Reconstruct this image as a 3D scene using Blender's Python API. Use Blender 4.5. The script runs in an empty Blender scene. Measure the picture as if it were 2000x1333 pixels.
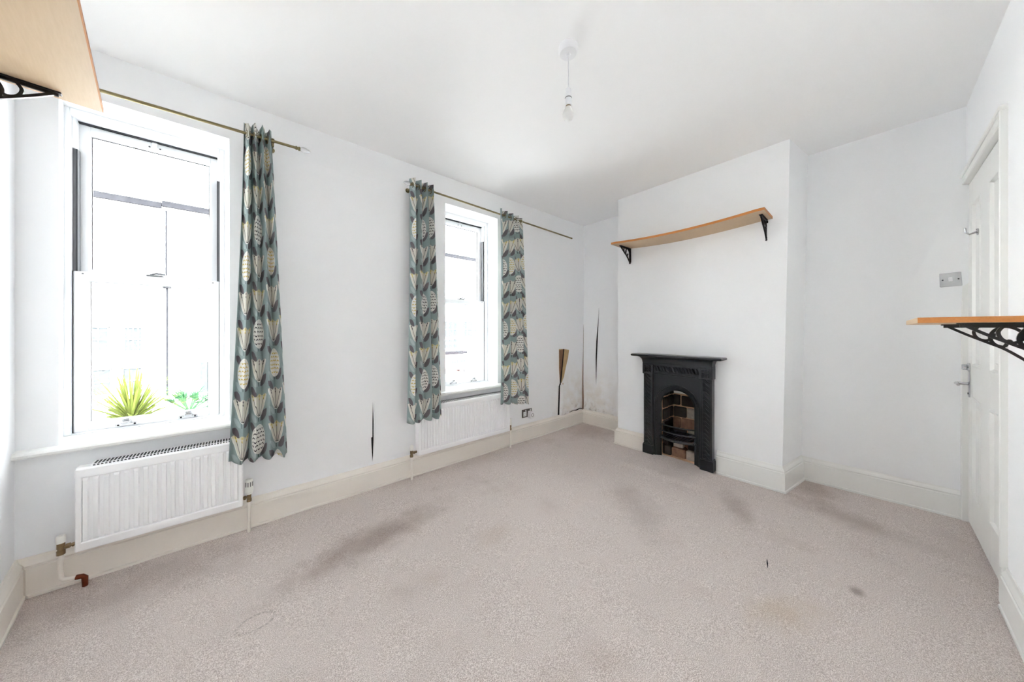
import bpy, bmesh, math, random
from mathutils import Vector, Matrix
random.seed(7)
S = bpy.context.scene
COL = S.collection
PI = math.pi

# ------------------------------------------------------------------ camera, world, sun, exposure
cam_d = bpy.data.cameras.new('camera')
cam = bpy.data.objects.new('camera', cam_d); COL.objects.link(cam)
YAW, FPX, CY = 0.8496, 620.693, 646.242
cam.location = (0, 0, 1.2)
cam.rotation_euler = (PI/2, 0, YAW - PI/2)
cam_d.sensor_fit = 'HORIZONTAL'; cam_d.sensor_width = 36.0
cam_d.lens = FPX/2000*36.0
cam_d.shift_y = (CY - 666.5)/2000
cam_d.clip_start = 0.02; cam_d.clip_end = 300
S.camera = cam

W_ = bpy.data.worlds.new('sky'); S.world = W_; W_.use_nodes = True
bg = W_.node_tree.nodes['Background']
bg.inputs[0].default_value = (0.88, 0.925, 1.0, 1); bg.inputs[1].default_value = 7.5
sun_d = bpy.data.lights.new('sun', 'SUN'); sun_d.energy = 66.0; sun_d.angle = math.radians(1.0)
sun_d.color = (0.93, 0.945, 1.0)
sun = bpy.data.objects.new('sun', sun_d); COL.objects.link(sun)
sun.rotation_euler = (math.radians(48), 0, math.radians(-14))     # from behind the house, on to the far side of the street
S.view_settings.view_transform = 'Standard'; S.view_settings.look = 'None'
S.view_settings.gamma = 1.0; S.view_settings.use_curve_mapping = False
S.view_settings.exposure = 0.92
S.cycles.max_bounces = 16; S.cycles.diffuse_bounces = 12; S.cycles.glossy_bounces = 6
S.cycles.transparent_max_bounces = 16; S.cycles.transmission_bounces = 8
S.cycles.sample_clamp_indirect = 20.0
S.cycles.use_denoising = True

# ------------------------------------------------------------------ node expressions
def lin(r, g, b):
    f = lambda c: (c/255/12.92) if c/255 <= 0.04045 else ((c/255+0.055)/1.055)**2.4
    return (f(r), f(g), f(b), 1)
class X:
    """a value socket with arithmetic"""
    nt = None
    def __init__(s, sock): s.k = sock
    @staticmethod
    def op(o, *a):
        n = X.nt.nodes.new('ShaderNodeMath'); n.operation = o
        for i, v in enumerate(a):
            if isinstance(v, X): X.nt.links.new(v.k, n.inputs[i])
            else: n.inputs[i].default_value = v
        return X(n.outputs[0])
    def __add__(s, o): return X.op('ADD', s, o)
    __radd__ = __add__
    def __sub__(s, o): return X.op('SUBTRACT', s, o)
    def __rsub__(s, o): return X.op('SUBTRACT', o, s)
    def __mul__(s, o): return X.op('MULTIPLY', s, o)
    __rmul__ = __mul__
    def __truediv__(s, o): return X.op('DIVIDE', s, o)
    def __lt__(s, o): return X.op('LESS_THAN', s, o)
    def __gt__(s, o): return X.op('GREATER_THAN', s, o)
    def __and__(s, o): return X.op('MULTIPLY', s, o)
    def __or__(s, o): return X.op('MAXIMUM', s, o)
    def abs(s): return X.op('ABSOLUTE', s)
    def floor(s): return X.op('FLOOR', s)
    def frac(s): return X.op('FRACT', s)
    def sin(s): return X.op('SINE', s)
    def cos(s): return X.op('COSINE', s)
    def sqrt(s): return X.op('SQRT', X.op('MAXIMUM', s, 0.0))
    def clamp(s): return X.op('MINIMUM', X.op('MAXIMUM', s, 0.0), 1.0)
def smooth(v, a, b):
    n = X.nt.nodes.new('ShaderNodeMapRange'); n.interpolation_type = 'SMOOTHSTEP'
    X.nt.links.new(v.k, n.inputs[0]); n.inputs[1].default_value = a; n.inputs[2].default_value = b
    return X(n.outputs[0])
def mixc(fac, a, b):
    n = X.nt.nodes.new('ShaderNodeMix'); n.data_type = 'RGBA'
    if isinstance(fac, X): X.nt.links.new(fac.k, n.inputs[0])
    else: n.inputs[0].default_value = fac
    for v, i in ((a, 6), (b, 7)):
        if isinstance(v, tuple): n.inputs[i].default_value = v
        else: X.nt.links.new(v, n.inputs[i])
    return n.outputs[2]
def noise(scale, detail=3, rough=0.5, vec=None):
    n = X.nt.nodes.new('ShaderNodeTexNoise'); n.inputs['Scale'].default_value = scale
    n.inputs['Detail'].default_value = detail; n.inputs['Roughness'].default_value = rough
    if vec is None:
        vec = X.nt.nodes.new('ShaderNodeNewGeometry').outputs['Position']
    X.nt.links.new(vec, n.inputs['Vector'])
    return X(n.outputs[0])
def position():
    g = X.nt.nodes.new('ShaderNodeNewGeometry'); s = X.nt.nodes.new('ShaderNodeSeparateXYZ')
    X.nt.links.new(g.outputs['Position'], s.inputs[0])
    return X(s.outputs[0]), X(s.outputs[1]), X(s.outputs[2])
def bump(height, strength, dist=0.002):
    n = X.nt.nodes.new('ShaderNodeBump'); n.inputs['Strength'].default_value = strength
    n.inputs['Distance'].default_value = dist
    X.nt.links.new(height.k, n.inputs['Height']); return n.outputs[0]
MATS = {}
def mat(name, rgb, rough=0.5, metal=0.0, vary=0.03, vscale=8.0, bmp=0.0, bscale=60.0, spec=0.5):
    m = bpy.data.materials.new(name); m.use_nodes = True; X.nt = m.node_tree
    p = m.node_tree.nodes['Principled BSDF']
    c = lin(*rgb)
    if vary:
        d = tuple(v*(1-vary*3) for v in c[:3]) + (1,)
        m.node_tree.links.new(mixc(noise(vscale, 4), c, d), p.inputs['Base Color'])
    else: p.inputs['Base Color'].default_value = c
    p.inputs['Roughness'].default_value = rough; p.inputs['Metallic'].default_value = metal
    p.inputs['Specular IOR Level'].default_value = spec
    if bmp: m.node_tree.links.new(bump(noise(bscale, 3), bmp), p.inputs['Normal'])
    MATS[name] = m
    return m

WHITE = (238, 239, 240)
M_ceil = mat('ceiling paint', (246, 246, 246), 0.85, vary=0.008, vscale=1.5, bmp=0.08, bscale=14)
M_gloss = mat('white gloss paint', (238, 238, 235), 0.32, vary=0.012, vscale=5, bmp=0.05, bscale=20)
M_cream = mat('cream gloss paint', (240, 234, 225), 0.35, vary=0.03, vscale=4, bmp=0.06, bscale=25)
M_upvc = mat('white window plastic', (240, 242, 244), 0.3, vary=0.005)
M_track = mat('grey sash track', (120, 122, 124), 0.5)
M_seal = mat('dark rubber seal', (52, 54, 56), 0.6)
M_rad = mat('radiator enamel', (250, 250, 251), 0.28, vary=0.006)
M_slot = mat('dark grille slot', (38, 38, 38), 0.7)
M_trv = mat('white valve plastic', (238, 238, 232), 0.4, vary=0.01)
M_brass = mat('tarnished brass', (150, 128, 96), 0.42, 0.75, vary=0.12, vscale=90)
M_copper = mat('bare copper', (128, 66, 40), 0.4, 0.8, vary=0.15, vscale=80)
M_pole = mat('antique brass pole', (140, 128, 92), 0.35, 0.7, vary=0.05, vscale=30)
M_iron = mat('black cast iron', (30, 33, 39), 0.3, 0.0, vary=0.1, vscale=30, bmp=0.25, bscale=160)
M_bracket = mat('black bracket iron', (30, 28, 29), 0.45, 0.4, vary=0.1, vscale=60, bmp=0.2, bscale=200)
M_chrome = mat('polished chrome', (205, 206, 208), 0.14, 1.0, vary=0.02)
M_steel = mat('brushed dark steel', (112, 108, 102), 0.3, 0.9, vary=0.06, vscale=40)
M_whitepl = mat('white plastic', (236, 236, 238), 0.4, vary=0.008)
M_dark = mat('dark void', (30, 22, 18), 0.9, vary=0.2, vscale=40)
M_mortar = mat('sooty mortar', (226, 186, 152), 0.95, vary=0.08, vscale=24, bmp=0.5, bscale=60)
M_soot = mat('sooted black brick', (66, 58, 52), 0.95, vary=0.2, vscale=30, bmp=0.6, bscale=70)
M_brick = mat('scorched grey brick', (206, 192, 178), 0.95, vary=0.22, vscale=26, bmp=0.6, bscale=70)
M_brickred = mat('scorched red brick', (176, 134, 110), 0.95, vary=0.25, vscale=30, bmp=0.6, bscale=70)
M_pale = mat('pale ash stone', (236, 235, 230), 0.95, vary=0.06, vscale=30, bmp=0.5, bscale=60)
M_render = mat('white stucco', (236, 235, 230), 0.9, vary=0.02, vscale=0.7)
M_roofedge = mat('dark gutter', (38, 38, 40), 0.9, vary=0.2, vscale=3, spec=0.0)
M_outglass = mat('dark house window glass', (54, 58, 60), 0.9, vary=0.2, vscale=6, spec=0.0)
M_pave = mat('pale paving', (176, 175, 173), 0.9, vary=0.05, vscale=1)
M_leafA = mat('yellow green blade', (126, 138, 66), 0.8, vary=0.2, vscale=30, spec=0.1)
M_leafB = mat('mid green frond', (84, 132, 92), 0.8, vary=0.2, vscale=30, spec=0.1)
M_trunk = mat('fibrous trunk', (120, 100, 78), 0.9, vary=0.15, vscale=20, bmp=0.5, bscale=40)
M_redcar = mat('red car paint', (176, 84, 78), 0.5, vary=0.0, spec=0.1)
M_tyre = mat('black tyre rubber', (32, 32, 34), 0.8, vary=0.05)
M_tearpaper = mat('stained backing paper', (205, 176, 130), 0.9, vary=0.14, vscale=22, bmp=0.2, bscale=60)
M_tearplaster = mat('bare brown plaster', (146, 110, 84), 0.95, vary=0.16, vscale=30, bmp=0.4, bscale=70)

def wall_paint():
    m = bpy.data.materials.new('wall paint'); m.use_nodes = True; nt = X.nt = m.node_tree
    p = nt.nodes['Principled BSDF']
    x, y, z = position()
    n1 = noise(1.3, 4); n2 = noise(9, 5, 0.65)
    c = mixc(n1, lin(245, 246, 247), lin(242, 243, 245))
    # damp in the far corner left of the chimney breast: yellowed paper low down, brown at the skirting and in the joint
    dx = (x - 3.46).abs(); dy = (y - 2.50).abs()
    near = 1 - smooth(X.op('MAXIMUM', dx, dy), 0.15, 0.75)
    low = 1 - smooth(z, 0.15, 0.95)
    damp = (near*low*smooth(n2, 0.25, 0.75)).clamp()
    c = mixc(damp*0.55, c, lin(214, 200, 176))
    spots = (near*(1 - smooth(z, 0.17, 0.36))*smooth(noise(16, 6, 0.7), 0.5, 0.68)).clamp()
    c = mixc(spots*0.55, c, lin(132, 104, 78))
    scuff = smooth(noise(22, 4, 0.6), 0.72, 0.8)*(1 - smooth(z, 0.3, 1.3))
    c = mixc(scuff*0.25, c, lin(190, 186, 180))
    nt.links.new(c, p.inputs['Base Color'])
    p.inputs['Roughness'].default_value = 0.82; p.inputs['Specular IOR Level'].default_value = 0.3
    nt.links.new(bump(noise(7, 4, 0.6), 0.18, 0.004), p.inputs['Normal'])
    return m
M_wall = wall_paint()

def carpet():
    m = bpy.data.materials.new('worn beige carpet'); m.use_nodes = True; nt = X.nt = m.node_tree
    p = nt.nodes['Principled BSDF']
    x, y, z = position()
    fine = noise(330, 3, 0.7); mid = noise(120, 3, 0.6); big = noise(2.2, 5, 0.6)
    c = mixc(smooth(fine, 0.37, 0.63), lin(186, 170, 162), lin(255, 246, 241))
    c = mixc(smooth(mid, 0.3, 0.75)*0.35, c, lin(186, 172, 164))
    c = mixc(smooth(big, 0.52, 0.8)*0.35, c, lin(166, 146, 132))
    def blob(cx, cy, rx, ry, ang=0.0):
        ca, sa = math.cos(ang), math.sin(ang)
        u = ((x-cx)*ca + (y-cy)*sa)/rx; v = ((y-cy)*ca - (x-cx)*sa)/ry
        d = (u*u + v*v).sqrt() + (noise(7, 5, 0.65) - 0.5)*1.5
        return 1 - smooth(d, 0.0, 1.25)
    for cx, cy, rx, ry, ang, s, col in [
        (0.62, 1.90, 0.55, 0.16, 0.15, 0.55, lin(132, 112, 96)),      # long brown mark below the window wall
        (1.14, 1.46, 0.16, 0.10, 0.3, 0.22, lin(176, 152, 122)),
        (1.77, 0.24, 0.20, 0.10, -0.5, 0.32, lin(190, 162, 118)),      # yellow spill
        (2.58, 0.62, 0.28, 0.10, 0.4, 0.36, lin(128, 108, 90)),
        (2.95, 0.10, 0.35, 0.13, 1.4, 0.4, lin(140, 120, 104)),
        (2.15, 0.05, 0.04, 0.03, 0.0, 0.6, lin(120, 100, 84)),
        (2.05, 1.05, 0.42, 0.16, 0.8, 0.28, lin(140, 126, 118)),
        (3.25, 2.25, 0.45, 0.4, 0.0, 0.4, lin(142, 118, 98)),
        (3.30, 0.28, 0.30, 0.16, 0.0, 0.4, lin(138, 114, 94)),
        (-0.3, 2.28, 0.5, 0.2, 0.0, 0.35, lin(140, 122, 108))]:
        c = mixc(blob(cx, cy, rx, ry, ang)*s, c, col)
    u = (x-0.072)/0.075; v = (y-1.68)/0.05                                # ring left by furniture
    ring = 1 - smooth(((u*u+v*v).sqrt() - 0.85).abs(), 0.0, 0.16)
    c = mixc(ring*smooth(mid, 0.35, 0.6)*0.45, c, lin(120, 106, 98))
    nt.links.new(c, p.inputs['Base Color'])
    p.inputs['Roughness'].default_value = 1.0; p.inputs['Specular IOR Level'].default_value = 0.05
    p.inputs['Sheen Weight'].default_value = 0.15
    h = fine*0.7 + mid*0.5
    nt.links.new(bump(h, 0.9, 0.006), p.inputs['Normal'])
    return m
M_carpet = carpet()

def shelf_mat(name, rgb, dark):
    m = bpy.data.materials.new(name); m.use_nodes = True; nt = X.nt = m.node_tree
    p = nt.nodes['Principled BSDF']
    tc = nt.nodes.new('ShaderNodeTexCoord'); mp = nt.nodes.new('ShaderNodeMapping')
    mp.inputs['Scale'].default_value = (6, 60, 60)
    nt.links.new(tc.outputs['Object'], mp.inputs[0])
    g = noise(2.2, 5, 0.6, mp.outputs[0])
    c = mixc(smooth(g, 0.3, 0.7)*0.5, lin(*rgb), lin(*dark))
    nt.links.new(c, p.inputs['Base Color']); p.inputs['Roughness'].default_value = 0.5
    return m
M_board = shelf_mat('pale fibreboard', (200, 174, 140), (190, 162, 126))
M_edge = shelf_mat('orange edge veneer', (196, 128, 62), (172, 104, 44))

def fabric():
    m = bpy.data.materials.new('printed curtain cotton'); m.use_nodes = True; nt = X.nt = m.node_tree
    p = nt.nodes['Principled BSDF']
    uvn = nt.nodes.new('ShaderNodeUVMap'); uvn.uv_map = 'UVMap'
    sp = nt.nodes.new('ShaderNodeSeparateXYZ'); nt.links.new(uvn.outputs[0], sp.inputs[0])
    U, V = X(sp.outputs[0]), X(sp.outputs[1])
    w, h = 0.155, 0.205
    col = (U/w).floor(); x = U - (col + 0.5)*w
    par = (col*0.5).frac()*2.0
    V2 = V + par*0.31 + (col*0.37).frac()*0.2
    k = (V2/h).floor(); y = V2 - (k + 0.5)*h
    kind = X.op('FLOORED_MODULO', k + par, 3.0)
    seed = kind < 0.5; dark_tip = kind > 1.5
    tulip = 1 - seed
    # ---- leaves and stems
    def lens(cx, cy, ang, L, Wd):
        ca, sa = math.cos(ang), math.sin(ang)
        a = ((x-cx)*ca + (y-cy)*sa)/L; b = (y-cy)*ca - (x-cx)*sa
        return b.abs() < (1 - a*a)*Wd
    leaf = lens(0.040, -0.070, 0.95, 0.052, 0.020) | lens(-0.046, 0.074, 2.1, 0.044, 0.016)
    leaf2 = lens(-0.040, -0.078, 2.2, 0.04, 0.013)
    stem = ((x - (y*26.0).sin()*0.008).abs() < 0.0028) & (y < -0.05)
    ground = lin(160, 175, 174)
    c = mixc(noise(350, 2)*0.25, ground, lin(142, 158, 157))
    c = mixc(leaf2, c, lin(182, 196, 194))
    c = mixc(leaf, c, lin(116, 109, 113))
    c = mixc(stem, c, lin(74, 80, 80))
    # ---- tulip cups
    t = y + 0.078
    wid = (t/0.105).sqrt()*0.064
    top = y < ((x*105.0).cos()*0.007 + 0.052)
    cup = (x.abs() < wid) & (t > 0.0) & top & tulip
    cup2 = (x.abs() < (wid - 0.006)) & (t > 0.006) & top & tulip
    c = mixc(cup, c, lin(240, 239, 233))
    c = mixc(cup2, c, lin(226, 223, 212))
    t2 = t + 0.004
    ang = X.op('ARCTAN2', x, t2); r = (x*x + t2*t2).sqrt()
    ln = (((ang*8.5).sin()).abs()*r) < 0.0150
    lines = ln & cup2 & (r > 0.012)
    c = mixc(lines, c, lin(70, 68, 68))
    tipY = ((((ang*8.5).sin()).abs()*r) < 0.034) & (((y - 0.036).abs() - ((ang*8.5).sin()).abs()*r*0.35).abs() < 0.005) & cup2
    c = mixc(tipY & (1 - dark_tip), c, lin(206, 184, 74))
    c = mixc(tipY & dark_tip, c, lin(60, 58, 60))
    yell = ((y > 0.040) & cup2 & (1 - dark_tip))
    c = mixc(yell*0.35, c, lin(214, 202, 110))
    # ---- seed heads
    e = (x*x)/(0.054*0.054) + (y*y)/(0.086*0.086)
    sh = (e < 1.0) & seed
    c = mixc(sh, c, lin(238, 237, 231))
    row = (y/0.023).floor()
    cx = (x/0.025 + row*0.5 + (row*0.61).frac()*0.3).frac() - 0.5
    cy = (y/0.023).frac() - 0.5
    flip = ((row*0.37).frac() > 0.5)*2.0 - 1.0
    chev = ((cx.abs()*0.9 - cy*flip - 0.2).abs() < 0.15) & (cx.abs() < 0.36) & (e < 0.82) & seed
    ycol = ((col*0.41).frac() > 0.55)
    c = mixc(chev & (1 - ycol), c, lin(66, 64, 66))
    c = mixc(chev & ycol, c, lin(204, 180, 84))
    nt.links.new(c, p.inputs['Base Color'])
    p.inputs['Roughness'].default_value = 0.9; p.inputs['Specular IOR Level'].default_value = 0.15
    weave = ((U*2600.0).sin()*(V*2600.0).sin())
    nt.links.new(bump(weave, 0.12, 0.001), p.inputs['Normal'])
    tr = nt.nodes.new('ShaderNodeBsdfTranslucent'); nt.links.new(c, tr.inputs[0])
    mx = nt.nodes.new('ShaderNodeMixShader'); mx.inputs[0].default_value = 0.22
    out = nt.nodes['Material Output']
    nt.links.new(p.outputs[0], mx.inputs[1]); nt.links.new(tr.outputs[0], mx.inputs[2])
    nt.links.new(mx.outputs[0], out.inputs[0])
    return m
M_fabric = fabric()

def glass():
    m = bpy.data.materials.new('clear window glass'); m.use_nodes = True; nt = X.nt = m.node_tree
    for n in list(nt.nodes):
        if n.type != 'OUTPUT_MATERIAL': nt.nodes.remove(n)
    out = nt.nodes['Material Output']
    tr = nt.nodes.new('ShaderNodeBsdfTransparent'); tr.inputs[0].default_value = (0.97, 0.98, 0.97, 1)
    gl = nt.nodes.new('ShaderNodeBsdfGlossy'); gl.inputs['Roughness'].default_value = 0.02
    fr = nt.nodes.new('ShaderNodeFresnel'); fr.inputs[0].default_value = 1.45
    k = X(fr.outputs[0])*0.6 + noise(3.0, 2)*0.01
    mx = nt.nodes.new('ShaderNodeMixShader')
    nt.links.new(k.k, mx.inputs[0]); nt.links.new(tr.outputs[0], mx.inputs[1]); nt.links.new(gl.outputs[0], mx.inputs[2])
    nt.links.new(mx.outputs[0], out.inputs[0])
    return m
M_glass = glass()
def solid_glass(name, rgb, rough):
    m = bpy.data.materials.new(name); m.use_nodes = True; X.nt = m.node_tree
    p = m.node_tree.nodes['Principled BSDF']
    m.node_tree.links.new(mixc(noise(20, 2), lin(*rgb), lin(*[min(255, v+4) for v in rgb])), p.inputs['Base Color'])
    p.inputs['Transmission Weight'].default_value = 0.7
    p.inputs['Roughness'].default_value = rough; return m
M_crystal = solid_glass('clear glass finial', (250, 250, 250), 0.05)
M_bulb = solid_glass('pearl bulb glass', (246, 246, 244), 0.35)

# ------------------------------------------------------------------ mesh building
class MB:
    def __init__(s): s.v = []; s.f = []; s.mi = []; s.uv = None
    def add(s, vs, fs, mi=0):
        b = len(s.v); s.v += [tuple(v) for v in vs]
        s.f += [tuple(i+b for i in f) for f in fs]; s.mi += [mi]*len(fs); return s
    def box(s, x0, x1, y0, y1, z0, z1, mi=0):
        vs = [(x, y, z) for x in (x0, x1) for y in (y0, y1) for z in (z0, z1)]
        return s.add(vs, [(0,1,3,2),(4,6,7,5),(0,4,5,1),(2,3,7,6),(0,2,6,4),(1,5,7,3)], mi)
    def bbox(s, x0, x1, y0, y1, z0, z1, b=0.003, mi=0):
        """box with all edges bevelled"""
        bm = bmesh.new()
        bmesh.ops.create_cube(bm, size=1, matrix=Matrix.Translation(((x0+x1)/2, (y0+y1)/2, (z0+z1)/2)) @ Matrix.Diagonal((abs(x1-x0), abs(y1-y0), abs(z1-z0), 1)))
        b = min(b, 0.45*min(abs(x1-x0), abs(y1-y0), abs(z1-z0)))
        bmesh.ops.bevel(bm, geom=bm.edges[:], offset=b, segments=1, affect='EDGES')
        bm.verts.index_update()
        s.add([v.co[:] for v in bm.verts], [[v.index for v in f.verts] for f in bm.faces], mi); bm.free(); return s
    def prism(s, poly, z0, z1, top=None, mi=0):
        """polygon in XY (optional different polygon on top) between two heights"""
        n = len(poly); top = top or poly
        vs = [(p[0], p[1], z0) for p in poly] + [(p[0], p[1], z1) for p in top]
        fs = [tuple(range(n))[::-1], tuple(range(n, 2*n))] + [(i, (i+1) % n, n+(i+1) % n, n+i) for i in range(n)]
        return s.add(vs, fs, mi)
    def loft(s, rings, cap=True, closed=True, mi=0):
        n = len(rings[0]); vs = [p for r in rings for p in r]; fs = []
        for i in range(len(rings)-1):
            for j in range(n if closed else n-1):
                a, b = i*n+j, i*n+(j+1) % n
                fs.append((a, b, b+n, a+n))
        if cap and closed:
            fs.append(tuple(range(n))[::-1]); fs.append(tuple(range((len(rings)-1)*n, len(rings)*n)))
        return s.add(vs, fs, mi)
    def tube(s, pts, r, n=10, mi=0):
        pts = [Vector(p) for p in pts]; rings = []
        rs = r if isinstance(r, (list, tuple)) else [r]*len(pts)
        up = None
        for i, p in enumerate(pts):
            t = (pts[min(i+1, len(pts)-1)] - pts[max(i-1, 0)]).normalized()
            if up is None:
                up = Vector((0, 0, 1)) if abs(t.z) < 0.9 else Vector((1, 0, 0))
            a = t.cross(up).normalized(); b = a.cross(t).normalized(); up = b
            rings.append([p + (a*math.cos(2*PI*k/n) + b*math.sin(2*PI*k/n))*rs[i] for k in range(n)])
        return s.loft(rings, mi=mi)
    def lathe(s, c, prof, n=20, axis=(0, 0, 1), mi=0):
        """profile [(r, h)] turned about an axis through c"""
        ax = Vector(axis).normalized(); u = ax.orthogonal().normalized(); w = ax.cross(u); c = Vector(c)
        rings = [[c + ax*h + (u*math.cos(2*PI*k/n) + w*math.sin(2*PI*k/n))*max(r, 1e-4) for k in range(n)] for r, h in prof]
        return s.loft(rings, mi=mi)
    def sweep(s, path, frame, prof, mi=0, closed=True, cap=True):
        """profile points (a, b) carried along path; frame(i) -> (A, B) vectors"""
        rings = []
        for i, p in enumerate(path):
            A, B = frame(i); p = Vector(p)
            rings.append([p + A*a + B*b for a, b in prof])
        return s.loft(rings, closed=closed, cap=cap, mi=mi)
def mesh_of(mb, mats, smooth_ang=None, org=(0, 0, 0)):
    me = bpy.data.meshes.new('mesh')
    o = Vector(org)
    me.from_pydata([tuple(Vector(v)-o) for v in mb.v], [], mb.f)
    mats = mats if isinstance(mats, (list, tuple)) else [mats]
    for m in mats: me.materials.append(m)
    if len(mats) > 1:
        for p, i in zip(me.polygons, mb.mi): p.material_index = i
    bm = bmesh.new(); bm.from_mesh(me); bmesh.ops.recalc_face_normals(bm, faces=bm.faces[:]); bm.to_mesh(me); bm.free()
    if smooth_ang:
        for p in me.polygons: p.use_smooth = True
        try: me.set_sharp_from_angle(angle=math.radians(smooth_ang))
        except Exception: pass
    me.update(); return me
ORG = {}
def obj(name, mb, m, parent=None, sm=None, kind=None, label=None, loc=None):
    """one mesh object; mb is in world coordinates, or about loc when the parent is rotated"""
    root = parent
    while root is not None and root.parent is not None: root = root.parent
    org = ORG.get(root.name, (0, 0, 0)) if root else (0, 0, 0)
    o = bpy.data.objects.new(name, mesh_of(mb, m, sm, org)); COL.objects.link(o)
    if parent: o.parent = parent
    if kind: o['kind'] = kind
    if label: o['label'] = label
    return o
def thing(name, label, cat, loc=(0, 0, 0), group=None):
    o = bpy.data.objects.new(name, None); COL.objects.link(o); o.location = loc
    o.empty_display_size = 0.05
    ORG[o.name] = tuple(loc); o['label'] = label; o['category'] = cat
    if group: o['group'] = group
    return o
def tag(o, label, cat, group=None):
    o['label'] = label; o['category'] = cat
    if group: o['group'] = group
    return o
def struct(name, mb=None, m=None, sm=None, loc=(0, 0, 0)):
    if mb is None:
        o = bpy.data.objects.new(name, None); COL.objects.link(o); o.location = loc; ORG[o.name] = tuple(loc)
        o.empty_display_size = 0.05
    else: o = obj(name, mb, m, None, sm)
    o['kind'] = 'structure'; return o

# ------------------------------------------------------------------ room shell
H = 2.595; WY = 2.535; DY = -0.382
NX, NY = 0.99203871, 0.1259333                    # the left wall is out of square
def left_x(y): return (-0.40688584 - NY*y)/NX
LC = (left_x(WY), WY)                              # left corner at the window wall
AX = 3.456                                         # wall of the left alcove at floor
# openings in the window wall: (inner left, inner right, outer left, outer right)
SK = 0.16
OP = [(-0.615, -0.0144, -0.645, -0.0385), (1.433, 2.033, 1.425, 2.042)]
ZB, ZT = 0.630, 2.345
mb = MB()
YO = WY + 0.30
def seg(xa, xb, xao, xbo, z0, z1): mb.prism([(xa, WY), (xb, WY), (xbo, YO), (xao, YO)], z0, z1)
xl, xr = LC[0] - 0.2, 3.75
seg(xl, xr, xl, xr, -0.05, ZB)
mb.prism([(xl, WY), (xr, WY), (xr, YO), (xl, YO)], ZT, H + 0.02, top=[(xl, WY+0.024), (xr, WY+0.024), (xr, YO), (xl, YO)])
e = [(xl, xl)] + [q for a, b, ao, bo in OP for q in ((a, a - (a-ao)*0.30/0.185), (b, b - (b-bo)*0.30/0.185))] + [(xr, xr)]
for i in (0, 2, 4): seg(e[i][0], e[i+1][0], e[i][1], e[i+1][1], ZB, ZT)
wall_front = struct('wall_front', mb, M_wall)
def slab(name, b0, b1, t0, t1, th, m=M_wall, z0=-0.05, z1=H+0.02):
    """a wall from floor points b0-b1 to ceiling points t0-t1, thickened to the right of b0->b1"""
    d = Vector((b1[0]-b0[0], b1[1]-b0[1])).normalized(); n = Vector((d.y, -d.x))*th
    mb = MB().prism([b0, b1, (b1[0]+n.x, b1[1]+n.y), (b0[0]+n.x, b0[1]+n.y)], z0, z1,
                    top=[t0, t1, (t1[0]+n.x, t1[1]+n.y), (t0[0]+n.x, t0[1]+n.y)])
    return struct(name, mb, m)
lb = (left_x(-0.6), -0.6); lt = (left_x(2.75), 2.75)
wall_left = slab('wall_left', lt, lb, lt, lb, 0.2)
wall_right = None
mb = MB()
mb.prism([(AX, 2.72), (AX, 1.60), (3.80, 1.60), (3.80, 2.72)], -0.05, H+0.02, top=[(3.519, 2.72), (3.519, 1.60), (3.80, 1.60), (3.80, 2.72)])
wall_right = struct('wall_right', mb, M_wall)
mb = MB()
mb.prism([(3.475, 0.60), (3.475, 0.39), (3.500, -0.56), (3.80, -0.56), (3.80, 0.60)], -0.05, H+0.02,
         top=[(3.445, 0.60), (3.445, 0.34), (3.425, -0.56), (3.80, -0.56), (3.80, 0.60)])
wall_alcove = struct('wall_alcove', mb, M_wall)
# chimney breast with the hole for the fire
FY0, FY1, FZ = 1.02, 1.345, 0.62
cb = [(3.070, 1.790), (3.075, 0.452)]; ct = [(3.090, 1.799), (3.045, 0.401)]
kb = [(3.60, 1.80), (3.60, 0.372)]; kt = [(3.60, 1.80), (3.60, 0.319)]
def lerp2(a, b, t): return (a[0]+(b[0]-a[0])*t, a[1]+(b[1]-a[1])*t)
def at_z(p, q, z): return lerp2(p, q, (z+0.05)/(H+0.07))
mb = MB()
zs = 0.70
mid_l, mid_r = at_z(cb[0], ct[0], zs), at_z(cb[1], ct[1], zs)
mkl, mkr = at_z(kb[0], kt[0], zs), at_z(kb[1], kt[1], zs)
mb.prism([mid_l, mid_r, mkr, mkl], zs, H+0.02, top=[ct[0], ct[1], kt[1], kt[0]])
fx = lambda y: cb[0][0] + (cb[1][0]-cb[0][0])*(cb[0][1]-y)/(cb[0][1]-cb[1][1])
YL, YR = 1.36, 1.00
mb.prism([cb[0], (fx(YL), YL), (3.60, YL), kb[0]], -0.05, zs, top=[mid_l, (fx(YL)+0.004, YL), (3.60, YL), mkl])
mb.prism([(fx(YR), YR), cb[1], kb[1], (3.60, YR)], -0.05, zs, top=[(fx(YR)-0.004, YR), mid_r, mkr, (3.60, YR)])
chimney = struct('wall_chimney', mb, M_wall)
# door wall with the doorway
DX0, DX1, DZ = 2.545, 3.46, 2.12
mb = MB()
mb.box(-0.9, DX0, DY-0.16, DY, -0.05, H+0.02); mb.box(DX1, 3.7, DY-0.16, DY, -0.05, H+0.02); mb.box(DX0, DX1, DY-0.16, DY, DZ, H+0.02)
mb.box(DX0-0.1, DX1+0.1, DY-0.22, DY-0.165, -0.10, DZ+0.1)  # unseen panel behind the doorway, added to stop light leaking under the door
wall_rear = struct('wall_rear', mb, M_wall)
mb = MB().box(-1.0, 3.8, -0.6, 2.85, H, H+0.12)
ceiling = struct('ceiling', mb, M_ceil)
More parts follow.
